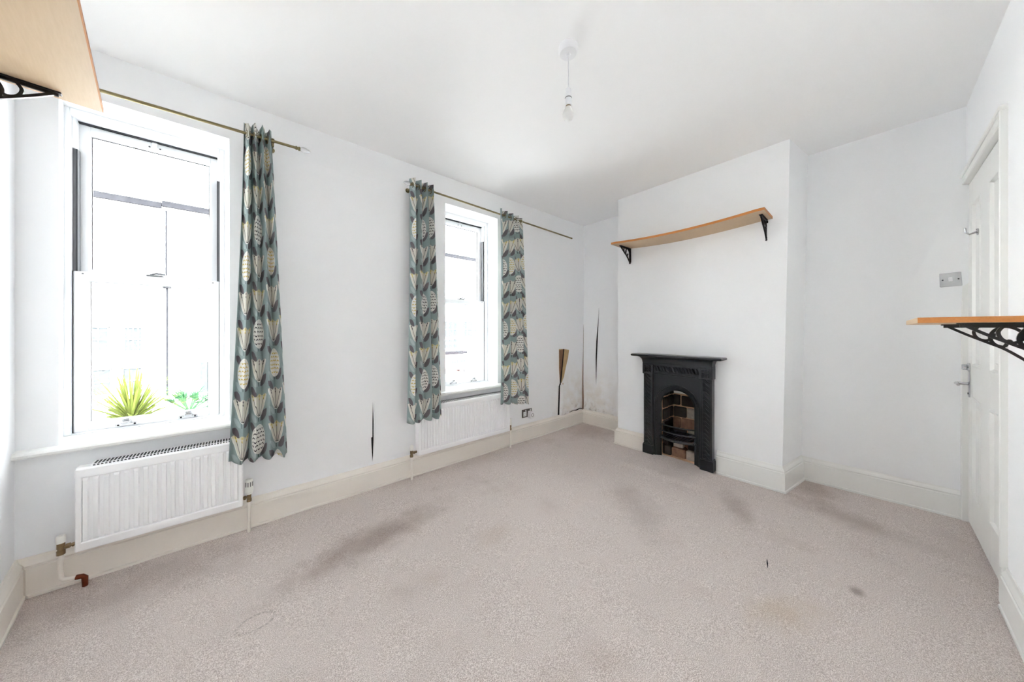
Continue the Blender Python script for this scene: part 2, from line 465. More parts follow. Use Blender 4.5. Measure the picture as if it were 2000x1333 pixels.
# floor: a fitted carpet, gently uneven, lifted over the buried hearth
def floor_z(x, y):
    def s(t): t = max(0, min(1, t)); return t*t*(3-2*t)
    hx = s((x-2.60)/0.06); hy = s((y-0.86)/0.05)*s((1.54-y)/0.05)
    z = 0.017*hx*hy
    z += 0.004*math.sin(3.1*x+1.3)*math.sin(2.7*y+0.4) + 0.0022*math.sin(9*x+3*y)*math.sin(7*y-2*x)
    d = ((x-2.0)**2 + (y-0.55)**2)                 # rucks in the middle of the room
    z += 0.0035*math.exp(-d/0.12)*math.sin(46*(x*0.55+y*0.83) + 2*math.sin(5*x))
    return z
nx, ny = 210, 150
mb = MB(); vs = []; fs = []
x0, x1, y0, y1 = -0.80, 3.56, -0.52, 2.60
for j in range(ny+1):
    for i in range(nx+1):
        x = x0+(x1-x0)*i/nx; y = y0+(y1-y0)*j/ny; vs.append((x, y, floor_z(x, y)))
for j in range(ny):
    for i in range(nx):
        a = j*(nx+1)+i; fs.append((a, a+1, a+nx+2, a+nx+1))
mb.add(vs, fs); mb.box(x0, x1, y0, y1, -0.12, -0.03)
floor = struct('floor', mb, M_carpet, sm=60)

# ------------------------------------------------------------------ skirting boards
PROF = [(0, 0), (0.032, 0), (0.032, 0.012), (0.026, 0.016), (0.026, 0.128), (0.021, 0.133), (0.023, 0.142), (0.017, 0.152), (0.010, 0.160), (0.006, 0.172), (0, 0.172)]
def skirting(name, pts, m, start=None, end=None, prof=PROF, th=1.0, zt=1.0):
    """pts: wall foot, room on the left of the direction of travel; mitred at the given outer directions"""
    P = [Vector((p[0], p[1])) for p in pts]
    def nrm(a, b): d = (b-a).normalized(); return Vector((-d.y, d.x))
    rings = []
    n = len(P)
    for i in range(n):
        ns = []
        if i > 0: ns.append(nrm(P[i-1], P[i]))
        elif start is not None: ns.append(nrm(Vector(start), P[0]))
        if i < n-1: ns.append(nrm(P[i], P[i+1]))
        elif end is not None: ns.append(nrm(P[-1], Vector(end)))
        if len(ns) == 2:
            b = (ns[0]+ns[1]); b = b/b.length; k = 1/max(0.3, b.dot(ns[0])); off = b*k
        else: off = ns[0]
        rings.append([(P[i].x+off.x*a*th, P[i].y+off.y*a*th, z*zt) for a, z in prof])
    return struct(name, MB().loft(rings), m)
A_l0 = (left_x(DY), DY); A_l1 = LC; A_c = (AX, WY)
ch_l0 = (AX, 1.790); ch_l1 = cb[0]; ch_r1 = cb[1]; ch_r0 = (3.475, 0.390)
dr = (3.497, DY)
# the room is on the right hand going this way round, so each run is given reversed
skirting('baseboard_left', [A_l1, A_l0], M_cream, start=A_c, end=(2.5, DY))
skirting('baseboard_front', [A_c, A_l1], M_cream, start=ch_l0, end=A_l0, th=1.25)
skirting('baseboard_alcove', [ch_l0, A_c], M_cream, start=ch_l1, end=A_l1, th=1.1)
skirting('baseboard_chimney_left', [(3.071, 1.487), ch_l1, ch_l0], M_cream, end=A_c)
skirting('baseboard_chimney_right', [ch_r0, ch_r1, (3.074, 0.872)], M_gloss, start=dr, zt=1.1)
skirting('baseboard_right', [dr, ch_r0], M_gloss, end=ch_r1, zt=1.08)
skirting('baseboard_rear', [A_l0, (2.498, DY)], M_gloss, start=A_l1, th=0.75, zt=1.05)

# ------------------------------------------------------------------ door
door = struct('door_1', loc=(3.0, -0.40, 0))
LY = -0.392
lx0, lx1, lz0, lz1 = 2.552, 3.452, 0.012, 2.108
def panel_leaf():
    mb = MB(); y = LY
    xs = [lx0, 2.665, 2.895, 3.105, 3.335, lx1]; zz = [lz0, 0.215, 0.80, 0.985, 1.965, lz1]
    mb.box(lx0, lx1, y-0.040, y-0.014, lz0, lz1)                        # core
    for i in (0, 2, 4): mb.bbox(xs[i], xs[i+1], y-0.016, y, lz0, lz1, 0.0015)
    for a, b in ((0, 1), (2, 3), (4, 5)):
        for i in (1, 3): mb.bbox(xs[i]-0.002, xs[i+1]+0.002, y-0.016, y-0.0004, zz[a], zz[b], 0.0015)
    return mb, xs, zz
mb, dxs, dzs = panel_leaf()
leaf = obj('door_leaf', mb, M_gloss, door)
for i in (1, 3):
    for a, b in ((1, 2), (3, 4)):
        X0, X1, Z0, Z1 = dxs[i], dxs[i+1], dzs[a], dzs[b]
        mb = MB(); y = LY
        rings = []
        for inset, dep in ((0.0, -0.0005), (0.004, 0.004), (0.012, 0.003), (0.02, -0.009), (0.045, -0.011), (0.055, -0.006)):
            rings.append([(X0+inset, y+dep, Z0+inset), (X1-inset, y+dep, Z0+inset), (X1-inset, y+dep, Z1-inset), (X0+inset, y+dep, Z1-inset)])
        mb.loft(rings, cap=False); n = len(mb.v); mb.f.append((n-4, n-3, n-2, n-1)); mb.mi.append(0)
        obj('panel', mb, M_gloss, leaf)
trim = MB()
for a, b, z0_, z1_ in ((2.500, 2.552, 0.0, 2.155), (3.452, 3.49, 0.0, 2.155)):
    trim.bbox(a, b, DY-0.03, -0.366, z0_, z1_, 0.004)
trim.bbox(2.552, 3.452, DY-0.03, -0.366, 2.112, 2.155, 0.004)
trim.bbox(2.4970, 3.489, DY-0.011, -0.358, 2.1545, 2.178, 0.004)
trim.bbox(2.4985, 2.515, DY-0.012, -0.360, 0.172, 2.155, 0.003)
struct('trim_1', trim, M_gloss)
h = obj('lever_handle', MB().bbox(3.392, 3.428, LY, LY+0.006, 0.79, 0.955, 0.006), M_chrome, door)
mb = MB().tube([(3.410, LY+0.004, 0.872), (3.410, LY+0.040, 0.872), (3.406, LY+0.050, 0.873), (3.36, LY+0.055, 0.876), (3.31, LY+0.052, 0.872)], [0.009, 0.009, 0.009, 0.008, 0.007], 10)
obj('lever', mb, M_chrome, h, 50)
mb = MB().lathe((3.410, LY+0.006, 0.812), [(0.006, 0), (0.006, 0.002), (0.0, 0.002)], 10, (0, 1, 0))
obj('keyhole', mb, M_slot, h)
n = obj('thumb_lock', MB().lathe((3.405, LY, 0.975), [(0.026, 0), (0.026, 0.007), (0.022, 0.011), (0.0, 0.012)], 20, (0, 1, 0)), M_chrome, door, 40)
obj('thumb_turn', MB().bbox(3.398, 3.412, LY+0.010, LY+0.030, 0.958, 0.992, 0.003).tube([(3.405, LY+0.02, 0.975), (3.375, LY+0.022, 0.972)], 0.005, 8), M_chrome, n)
hook = thing('coat_hook', 'small chrome coat hook screwed high on the white panelled door', 'hook', (3.165, LY, 1.76))
obj('hook_plate', MB().lathe((3.165, LY+0.0005, 1.76), [(0.019, 0), (0.019, 0.004), (0.012, 0.007), (0.0, 0.008)], 18, (0, 1, 0)), M_chrome, hook, 40)
obj('hook_arm', MB().tube([(3.165, LY+0.006, 1.76), (3.165, LY+0.03, 1.752), (3.165, LY+0.042, 1.765), (3.165, LY+0.044, 1.79)], [0.006, 0.0055, 0.005, 0.004], 10), M_chrome, hook, 50)
obj('screw', MB().lathe((3.165, LY+0.005, 1.773), [(0.004, 0), (0.003, 0.003), (0, 0.0035)], 8, (0, 1, 0)), M_steel, hook)

# ------------------------------------------------------------------ sash windows
def frame_ring(mb, x0, x1, z0, z1, wl, wr, wb, wt, y0, y1, b=0.003):
    """four members of a rectangular frame"""
    mb.bbox(x0, x0+wl, y0, y1, z0, z1, b); mb.bbox(x1-wr, x1, y0, y1, z0, z1, b)
    mb.bbox(x0+wl-0.001, x1-wr+0.001, y0+0.0004, y1, z1-wt, z1, b); mb.bbox(x0+wl-0.001, x1-wr+0.001, y0+0.0004, y1, z0, z0+wb, b)
    return mb
def beads(mb, x0, x1, z0, z1, y0, y1, w=0.012):
    """glazing beads sloping in to the pane"""
    ro = [(x0, y0, z0), (x1, y0, z0), (x1, y0, z1), (x0, y0, z1)]
    ri = [(x0+w, y1, z0+w), (x1-w, y1, z0+w), (x1-w, y1, z1-w), (x0+w, y1, z1-w)]
    mb.loft([ro, ri], cap=False); return mb
def make_window(num, dx, sill_x0, sill_x1, lower_glass_lines):
    win = struct('window_%d' % num, loc=(-0.33+dx, 2.72, ZB))
    fx0, fx1 = -0.6465+dx, -0.0385+dx
    fr = MB()
    frame_ring(fr, fx0, fx1, 0.662, 2.345, 0.022, 0.022, 0.004, 0.036, 2.715, 2.84)
    fr.bbox(fx0-0.06, fx0+0.002, 2.720, 2.84, 0.64, 2.40); fr.bbox(fx1-0.002, fx1+0.06, 2.720, 2.84, 0.64, 2.40); fr.bbox(fx0-0.06, fx1+0.06, 2.720, 2.84, 2.34, 2.42)
    fr.bbox(fx0+0.02, fx0+0.034, 2.738, 2.84, 2.15, 2.312); fr.bbox(fx1-0.034, fx1-0.02, 2.738, 2.84, 2.15, 2.312)
    obj('frame', fr, M_upvc, win)
    # jamb tracks in which the lower sash slides
    for xa, xb in ((fx0+0.021, fx0+0.038), (fx1-0.036, fx1-0.021)):
        t = MB().box(xa, xb, 2.752, 2.84, 1.50, 2.15)
        tr = obj('sash_track', t, M_track, win)
        obj('track_seal', MB().box(xa+(0.011 if xa < -0.3+dx else 0.0), xb-(0.0 if xa < -0.3+dx else 0.012), 2.746, 2.753, 1.50, 2.149), M_seal, tr)
    obj('seal', frame_ring(MB(), fx0+0.0225, fx1-0.0215, 1.50, 2.3085, 0.0045, 0.0045, 0.002, 0.006, 2.775, 2.80, 0.0005), M_seal, win)
    # upper sash (outer track)
    ux0, ux1, uz0, uz1 = fx0+0.0265, fx1-0.0445+0.0185, 1.47, 2.3025
    up = MB(); frame_ring(up, ux0, ux1, uz0, uz1, 0.040, 0.040, 0.055, 0.044, 2.790, 2.835)
    beads(up, ux0+0.036, ux1-0.036, uz0+0.051, uz1-0.040, 2.7915, 2.806)
    us = obj('upper_sash', up, M_upvc, win)
    obj('glass_pane', MB().box(ux0+0.036, ux1-0.036, 2.812, 2.816, uz0+0.05, uz1-0.04), M_glass, us)
    obj('glazing_gasket', frame_ring(MB(), ux0+0.0475, ux1-0.0475, uz0+0.062, uz1-0.0515, 0.0018, 0.0022, 0.001, 0.003, 2.8035, 2.8115, 0.0003), M_seal, us)
    # lower sash (inner track)
    wx0, wx1, wz0, wz1 = fx0+0.0245, fx1-0.0235, 0.668, 1.512
    lo = MB(); frame_ring(lo, wx0, wx1, wz0, wz1, 0.048, 0.048, 0.042, 0.044, 2.742, 2.787, 0.004)
    beads(lo, wx0+0.044, wx1-0.044, wz0+0.038, wz1-0.040, 2.7435, 2.758)
    ls = obj('lower_sash', lo, M_upvc, win)
    obj('glass_pane', MB().box(wx0+0.044, wx1-0.044, 2.764, 2.768, wz0+0.038, wz1-0.04), M_glass, ls)
    obj('glazing_gasket', frame_ring(MB(), wx0+0.0555, wx1-0.0555, wz0+0.049, wz1-0.0515, 0.0015, 0.0015, 0.001, 0.002, 2.7555, 2.7635, 0.0003), M_track, ls)
    obj('seal', MB().box(wx0-0.0040, wx0-0.0004, 2.741, 2.78, wz0, wz1).box(wx1+0.0004, wx1+0.0036, 2.741, 2.78, wz0, wz1), M_seal, win)
    cx = (wx0+wx1)/2
    # catches
    c = MB().bbox(cx-0.030, cx+0.030, 2.781, 2.790, 2.262, 2.280, 0.004).bbox(cx-0.012, cx+0.012, 2.774, 2.790, 2.270, 2.300, 0.004)
    lk = obj('head_catch', c, M_upvc, win)
    for k in (-1, 1): obj('screw', MB().lathe((cx+k*0.021, 2.781, 2.271), [(0.0045, 0), (0.003, 0.002), (0, 0.002)], 10, (0, -1, 0)), M_seal, lk)
    c = MB().bbox(cx-0.030, cx+0.035, 2.748, 2.786, wz1, wz1+0.010, 0.003).tube([(cx-0.015, 2.760, wz1+0.012), (cx+0.01, 2.752, wz1+0.020), (cx+0.045, 2.748, wz1+0.016)], 0.005, 8)
    obj('meeting_rail_fastener', c, M_track, win)
    for k in (-0.10, 0.14):
        xx = cx + k
        c = MB().bbox(xx-0.040, xx+0.040, 2.736, 2.743, wz0+0.004, wz0+0.020, 0.003).bbox(xx-0.020, xx+0.020, 2.718, 2.743, wz0+0.018, wz0+0.032, 0.006).bbox(xx-0.014, xx+0.014, 2.728, 2.743, wz0+0.03, wz0+0.048, 0.004)
        lf = obj('sash_lift', c, M_chrome, win)
        for q in (-1, 1): obj('screw', MB().lathe((xx+q*0.03, 2.736, wz0+0.012), [(0.005, 0), (0.003, 0.002), (0, 0.002)], 10, (0, -1, 0)), M_seal, lf)
    for k in (0.031, -0.031):
        bx = wx0+k if k > 0 else wx1+k
        obj('horn_button', MB().lathe((bx, 2.742, wz1-0.012), [(0.004, 0), (0.003, 0.002), (0, 0.002)], 10, (0, -1, 0)), M_track, ls)
    # sill board with a rounded nose
    pr = [(2.75, 0.662), (2.49, 0.659), (2.478, 0.655), (2.472, 0.646), (2.474, 0.636), (2.482, 0.629), (2.495, 0.627), (2.75, 0.627)]
    obj('window_sill', MB().loft([[(sill_x0, y, z) for y, z in pr], [(sill_x1, y, z) for y, z in pr]]), M_gloss, win)
    return win
make_window(1, 0.0, LC[0]+0.002, 0.060, True)
make_window(2, 2.079, 1.34, 2.085, False)

# ------------------------------------------------------------------ torn wallpaper and cracks, parts of the walls
def poly_plate(pts, y, th):
    """flat outline (x, z) lying on the window wall"""
    n = len(pts)
    return MB().add([(x, y, z) for x, z in pts] + [(x, y-th, z) for x, z in pts],
                    [tuple(range(n)), tuple(range(n, 2*n))[::-1]] + [(i, (i+1) % n, n+(i+1) % n, n+i) for i in range(n)])
obj('wallpaper_split', poly_plate([(0.807, 0.655), (0.812, 0.50), (0.812, 0.36), (0.807, 0.24), (0.8035, 0.20), (0.802, 0.24), (0.797, 0.34), (0.7955, 0.382), (0.804, 0.384), (0.8045, 0.52)], WY-0.0004, 0.0012), M_dark, wall_front, label='dark vertical split in the wallpaper between the radiators')
obj('split_lip', MB().tube([(0.816, WY-0.001, 0.66), (0.819, WY-0.005, 0.5), (0.818, WY-0.006, 0.36), (0.81, WY-0.001, 0.2)], [0.002, 0.006, 0.006, 0.002], 8), M_wall, wall_front)
tear = obj('torn_patch', poly_plate([(2.990, 0.975), (3.075, 0.972), (3.185, 0.958), (3.165, 0.86), (3.12, 0.74), (3.085, 0.63), (3.045, 0.565), (3.01, 0.545), (3.004, 0.60), (2.992, 0.74)], WY-0.0004, 0.0015), M_tearpaper, wall_front, label='torn patch of stained backing paper')
obj('bare_plaster', poly_plate([(2.994, 0.962), (3.070, 0.968), (3.055, 0.80), (3.025, 0.62), (3.008, 0.58), (2.996, 0.76)], WY-0.0016, 0.0012), M_tearplaster, tear)
obj('tear_edge', poly_plate([(3.072, 0.975), (3.092, 0.968), (3.066, 0.80), (3.036, 0.60), (3.012, 0.50), (3.006, 0.34), (2.992, 0.14), (2.966, 0.140), (2.978, 0.36), (2.984, 0.52), (3.006, 0.56), (3.040, 0.76)], WY-0.0024, 0.0012), M_dark, tear)
obj('paper_flap', MB().add([(3.004, WY-0.002, 0.54), (2.99, WY-0.002, 0.15), (3.03, WY-0.018, 0.16), (3.05, WY-0.016, 0.5), (3.30, WY-0.001, 0.15), (3.28, WY-0.001, 0.62)],
    [(0, 1, 2, 3), (3, 2, 4, 5)]), M_wall, wall_front)
obj('loose_paper_scrap', poly_plate([(3.04, 0.555), (3.055, 0.556), (3.052, 0.535), (3.04, 0.538)], WY-0.0160, 0.001), M_tearpaper, wall_front)
mb = MB().tube([(AX+0.040, WY-0.001, 1.5), (AX+0.030, WY-0.002, 1.2), (AX+0.024, WY-0.003, 0.95), (AX+0.013, WY-0.006, 0.6), (AX+0.002, WY-0.016, 0.25), (AX-0.002, WY-0.016, 0.165)], [0.0010, 0.0016, 0.0028, 0.0055, 0.009, 0.009], 6)
obj('corner_crack', mb, M_tearplaster, wall_front, label='brown open joint in the damp corner')
jz = [(3.44, 0.178), (3.40, 0.186), (3.33, 0.176), (3.27, 0.182), (3.20, 0.172), (3.14, 0.176), (3.08, 0.171)]
obj('skirting_gap', MB().tube([(x, WY-0.006, z) for x, z in jz], [0.007, 0.005, 0.006, 0.003, 0.004, 0.002, 0.0015], 6), M_dark, wall_front)
sl = [(2.300, 1.49), (2.302, 1.36), (2.306, 1.2), (2.313, 1.02), (2.318, 0.85), (2.322, 0.62), (2.326, 0.50), (2.333, 0.62), (2.338, 0.85), (2.334, 1.05), (2.320, 1.22), (2.306, 1.38)]
def alc_x(z): return AX + (3.519-AX)*(z+0.05)/(H+0.07) - 0.0006
mb = MB().add([(alc_x(z), y, z) for y, z in sl] + [(alc_x(z)-0.0012, y, z) for y, z in sl], [tuple(range(12)), tuple(range(12, 24))[::-1]] + [(i, (i+1) % 12, 12+(i+1) % 12, 12+i) for i in range(12)])
obj('wallpaper_split', mb, M_dark, wall_right, label='long dark slit in the wallpaper of the alcove')
obj('split_lip', MB().tube([(alc_x(1.5)-0.001, 2.295, 1.5), (alc_x(1.0)-0.004, 2.305, 1.02), (alc_x(.8)-0.004, 2.313, 0.8), (alc_x(.5)-0.001, 2.325, 0.48)], [0.002, 0.005, 0.005, 0.002], 8), M_wall, wall_right)
for y, z in ((1.5775, 1.9407), (0.6298, 1.9375)):
    xw = 3.070+0.01*0
    tz = (z+0.05)/(H+0.07); fl = lerp2(cb[0], ct[0], tz); fr_ = lerp2(cb[1], ct[1], tz); k = (fl[1]-y)/(fl[1]-fr_[1]); xw = fl[0]+(fr_[0]-fl[0])*k
    obj('screw_hole', MB().lathe((xw-0.0002, y, z), [(0.006, 0), (0.005, 0.001), (0, 0.001)], 10, (-1, 0, 0)), M_dark, chimney)
obj('carpet_slit', MB().tube([(2.025, 0.352, floor_z(2.025, .352)+0.001), (2.06, 0.359, floor_z(2.06, .359)+0.002), (2.10, 0.368, floor_z(2.10, .368)+0.001)], [0.001, 0.003, 0.001], 6), M_dark, floor)

# ------------------------------------------------------------------ radiators
def make_radiator(x0, x1, z0, z1, nf, label, grille_x0, slot_n):
    yb, yf = 2.488, 2.436                          # back and front of the panel
    t = thing('radiator', label, 'radiator', ((x0+x1)/2, 2.46, z0), 'white panel radiators under the windows')
    mb = MB()
    mb.bbox(x0, x1, yf+0.003, yb, z0, z1, 0.004)
    mb.bbox(x0+0.010, x1-0.010, yf-0.001, yf+0.0065, z0+0.012, z1-0.010, 0.003)
    obj('panel', mb, M_rad, t)
    # pressed flutes: raised ribs between recessed channels
    mb = MB(); m = 0.032; pitch = (x1-x0-2*m)/nf; r = 0.014
    for i in range(nf+1):
        xc = x0+m+i*pitch; a = pitch*0.21; b = pitch*0.33
        zb_, zt_ = z0+0.040, z1-0.042
        back = [(xc-b, yf+0.0005, zb_-0.0), (xc+b, yf+0.0005, zb_), (xc+b, yf+0.0005, zt_), (xc-b, yf+0.0005, zt_)]
        front = [(xc-a, yf-r, zb_+0.016), (xc+a, yf-r, zb_+0.016), (xc+a, yf-r, zt_-0.016), (xc-a, yf-r, zt_-0.016)]
        mb.loft([back, front])
    mb.bbox(x0+0.002, x1-0.002, yf-r, yf+0.004, z0+0.004, z0+0.044, 0.004)
    mb.bbox(x0+0.002, x1-0.002, yf-r, yf+0.004, z1-0.046, z1-0.003, 0.004)
    mb.bbox(x0+0.003, x0+0.022, yf-r+0.0008, yf+0.003, z0+0.007, z1-0.006, 0.003); mb.bbox(x1-0.022, x1-0.003, yf-r+0.0008, yf+0.003, z0+0.007, z1-0.006, 0.003)
    obj('fluting', mb, M_rad, t)
    g = obj('top_grille', MB().bbox(grille_x0, x1-0.012, yf+0.004, yb+0.022, z1-0.002, z1+0.007, 0.002), M_rad, t)
    mb = MB(); L = (x1-0.012-grille_x0-0.012)/slot_n
    for i in range(slot_n):
        xa = grille_x0+0.006+i*L
        mb.box(xa+L*0.2, xa+L*0.8, yf+0.012, yb+0.012, z1+0.0065, z1+0.0078)
        mb.box(xa+L*0.2, xa+L*0.8, yf+0.0034, yf+0.0045, z1+0.0005, z1+0.006)
    obj('grille_slots', mb, M_slot, g, kind='stuff')
    for xx in (x0+0.10, x1-0.10): obj('wall_bracket', MB().bbox(xx-0.015, xx+0.015, yb-0.002, WY-0.001, z0+0.05, z1-0.05, 0.002), M_rad, t)
    obj('bleed_plug', MB().lathe((x0+0.002, 2.468, z1-0.035), [(0.008, 0), (0.008, 0.006), (0.004, 0.007), (0.0, 0.010)], 10, (-1, 0, 0)), M_brass, t, 40)
    return t
def lock_valve(t, x, side, zc, ztop, pipe_pts, label=None):
    """lockshield valve with a plain cap; side +1 when the radiator is to the right"""
    y = 2.455
    b = MB().lathe((x, y, zc-0.040), [(0.0, 0), (0.013, 0), (0.013, 0.018), (0.010, 0.020), (0.010, 0.026), (0.012, 0.028), (0.012, 0.055), (0.0, 0.056)], 12)
    b.tube([(x, y, zc-0.008), (x+side*0.045, y, zc-0.008)], 0.007, 8)
    b.lathe((x+side*0.014, y, zc-0.008), [(0.0, 0), (0.012, 0), (0.012, 0.012), (0.0, 0.012)], 6, (side, 0, 0))
    b.lathe((x+side*0.032, y, zc-0.008), [(0.0, 0), (0.010, 0), (0.010, 0.010), (0.0, 0.010)], 6, (side, 0, 0))
    v = obj('valve', b, M_brass, t, 30)
    obj('valve_cap', MB().lathe((x, y, zc+0.014), [(0.0, 0), (0.0145, 0.0), (0.0145, ztop-zc-0.018), (0.012, ztop-zc-0.014), (0.0, ztop-zc-0.014)], 16), M_trv, v, 40)
    obj('pipe', MB().tube(pipe_pts, 0.0085, 10), M_cream, t, 50)
    return v
rad1 = make_radiator(-0.548, 0.046, 0.172, 0.560, 17, 'white fluted radiator with dark top slots under the nearer window', -0.505, 44)
zc = 0.215
lock_valve(rad1, -0.590, 1, zc, 0.262, [(-0.590, 2.455, zc-0.03), (-0.590, 2.455, 0.09), (-0.589, 2.455, 0.068), (-0.583, 2.455, 0.058), (-0.572, 2.455, 0.054), (-0.545, 2.452, 0.05)])
obj('copper_elbow', MB().tube([(-0.548, 2.452, 0.0505), (-0.530, 2.450, 0.048), (-0.522, 2.450, 0.040), (-0.521, 2.450, -0.01)], [0.0105, 0.0105, 0.0105, 0.009], 10), M_copper, rad1, 50, label='bare copper elbow where the pipe enters the carpet')
def trv(t, x, side, zc):
    y = 2.455
    b = MB().lathe((x, y, zc-0.045), [(0.0, 0), (0.012, 0), (0.012, 0.016), (0.010, 0.018), (0.011, 0.05), (0.0, 0.05)], 12)
    b.tube([(x, y, zc-0.018), (x+side*0.04, y, zc-0.018)], 0.007, 8)
    b.lathe((x+side*0.014, y, zc-0.018), [(0.0, 0), (0.012, 0), (0.012, 0.012), (0.0, 0.012)], 6, (side, 0, 0))
    v = obj('valve', b, M_brass, t, 30)
    hd = obj('thermostat_head', MB().lathe((x, y, zc), [(0.0, 0), (0.016, 0), (0.016, 0.010), (0.0195, 0.014), (0.021, 0.032), (0.018, 0.038), (0.0175, 0.078), (0.0155, 0.086), (0.0, 0.087)], 20), M_trv, v, 35)
    mb = MB()
    for k in range(10):
        a = 2*PI*k/10
        c, s_ = math.cos(a), math.sin(a)
        pts = [(x+c*0.0176-s_*0.0016*q+c*0.0006, y+s_*0.0176+c*0.0016*q+s_*0.0006, zc+z) for q, z in ((-1, 0.046), (1, 0.046), (1, 0.072), (-1, 0.072))]
        mb.add(pts, [(0, 1, 2, 3)])
    for k in range(4): pass
    mb2 = MB()
    for i in range(0, len(mb.v), 4):
        q = mb.v[i:i+4]; cx = sum(p[0] for p in q)/4; cy = sum(p[1] for p in q)/4
        d = Vector((cx-x, cy-y, 0)).normalized()*0.002
        mb2.loft([[Vector(p)-d for p in q], [Vector(p)+d*0.2 for p in q]])
    obj('head_slots', mb2, M_slot, v)
    return v
trv(rad1, 0.074, -1, 0.228)
obj('pipe', MB().tube([(0.074, 2.455, 0.195), (0.074, 2.455, 0.0)], 0.0085, 10), M_cream, rad1, 50)
rad2 = make_radiator(1.128, 2.108, 0.182, 0.580, 35, 'white narrow-fluted radiator under the farther window, partly behind its curtains', 1.140, 60)
lock_valve(rad2, 1.082, 1, 0.222, 0.276, [(1.082, 2.455, 0.19), (1.083, 2.455, 0.0)])
lock_valve(rad2, 2.135, -1, 0.222, 0.300, [(2.135, 2.455, 0.19), (2.136, 2.455, 0.0)])

# ------------------------------------------------------------------ curtain poles and curtains
PY = 2.430
def finial(c, d):
    d = Vector((d, 0, 0))
    return MB().lathe(c, [(0.0, 0), (0.010, 0.002), (0.015, 0.010), (0.017, 0.020), (0.015, 0.034), (0.009, 0.048), (0.003, 0.056), (0.0, 0.057)], 14, d)
def pole_holder(t, x, z):
    b = MB().lathe((x, WY-0.0005, z-0.012), [(0.0, 0), (0.018, 0), (0.018, 0.005), (0.010, 0.008), (0.0, 0.008)], 14, (0, -1, 0))
    b.tube([(x, WY-0.004, z-0.012), (x, PY+0.01, z-0.012)], 0.006, 8)
    b.lathe((x-0.007, PY, z), [(0.0075, 0), (0.0145, 0), (0.0145, 0.014), (0.0075, 0.014)], 14, (1, 0, 0))
    b.bbox(x-0.006, x+0.006, PY-0.004, PY+0.014, z-0.035, z-0.012, 0.002)
    return obj('pole_bracket', b, M_pole, t, 40)
pole1 = thing('curtain_pole', 'slim antique brass curtain pole with a clear glass finial above the nearer window', 'curtain pole', (-0.1, PY, 2.36), 'brass curtain poles over the windows')
zr1 = lambda x: 2.3545 + (x+0.10)*0.028
obj('pole', MB().tube([(-0.700, PY, zr1(-0.70)), (0.304, PY, zr1(0.304))], 0.0078, 12), M_pole, pole1, 50)
obj('collar', MB().lathe((0.300, PY, zr1(0.3)), [(0.0, 0), (0.0095, 0), (0.0125, 0.006), (0.0095, 0.010), (0.0095, 0.014), (0.0135, 0.019), (0.011, 0.026), (0.0, 0.026)], 14, (1, 0, 0)), M_pole, pole1, 30)
obj('finial', finial((0.325, PY, zr1(0.325)), 1), M_crystal, pole1, 50)
pole_holder(pole1, 0.185, zr1(0.185)); pole_holder(pole1, -0.66, zr1(-0.66))
pole2 = thing('curtain_pole', 'slim brass curtain pole with a plain cut end above the farther window', 'curtain pole', (2.1, PY, 2.345), 'brass curtain poles over the windows')
zr2 = lambda x: 2.3655 - (x-1.06)*0.0192
obj('pole', MB().tube([(1.066, PY, zr2(1.066)), (3.105, PY, zr2(3.105))], 0.0078, 12), M_pole, pole2, 50)
obj('end_cap', MB().lathe((3.098, PY, zr2(3.1)), [(0.0, 0), (0.0095, 0), (0.0095, 0.012), (0.008, 0.014), (0.0, 0.014)], 12, (1, 0, 0)), M_pole, pole2, 30)
obj('collar', MB().lathe((1.072, PY, zr2(1.072)), [(0.0, 0), (0.011, 0), (0.0135, 0.006), (0.0095, 0.012), (0.0, 0.014)], 14, (-1, 0, 0)), M_pole, pole2, 30)
obj('finial', finial((1.060, PY, zr2(1.06)), -1), M_crystal, pole2, 50)
pole_holder(pole2, 1.082, zr2(1.082)); pole_holder(pole2, 2.262, zr2(2.262))

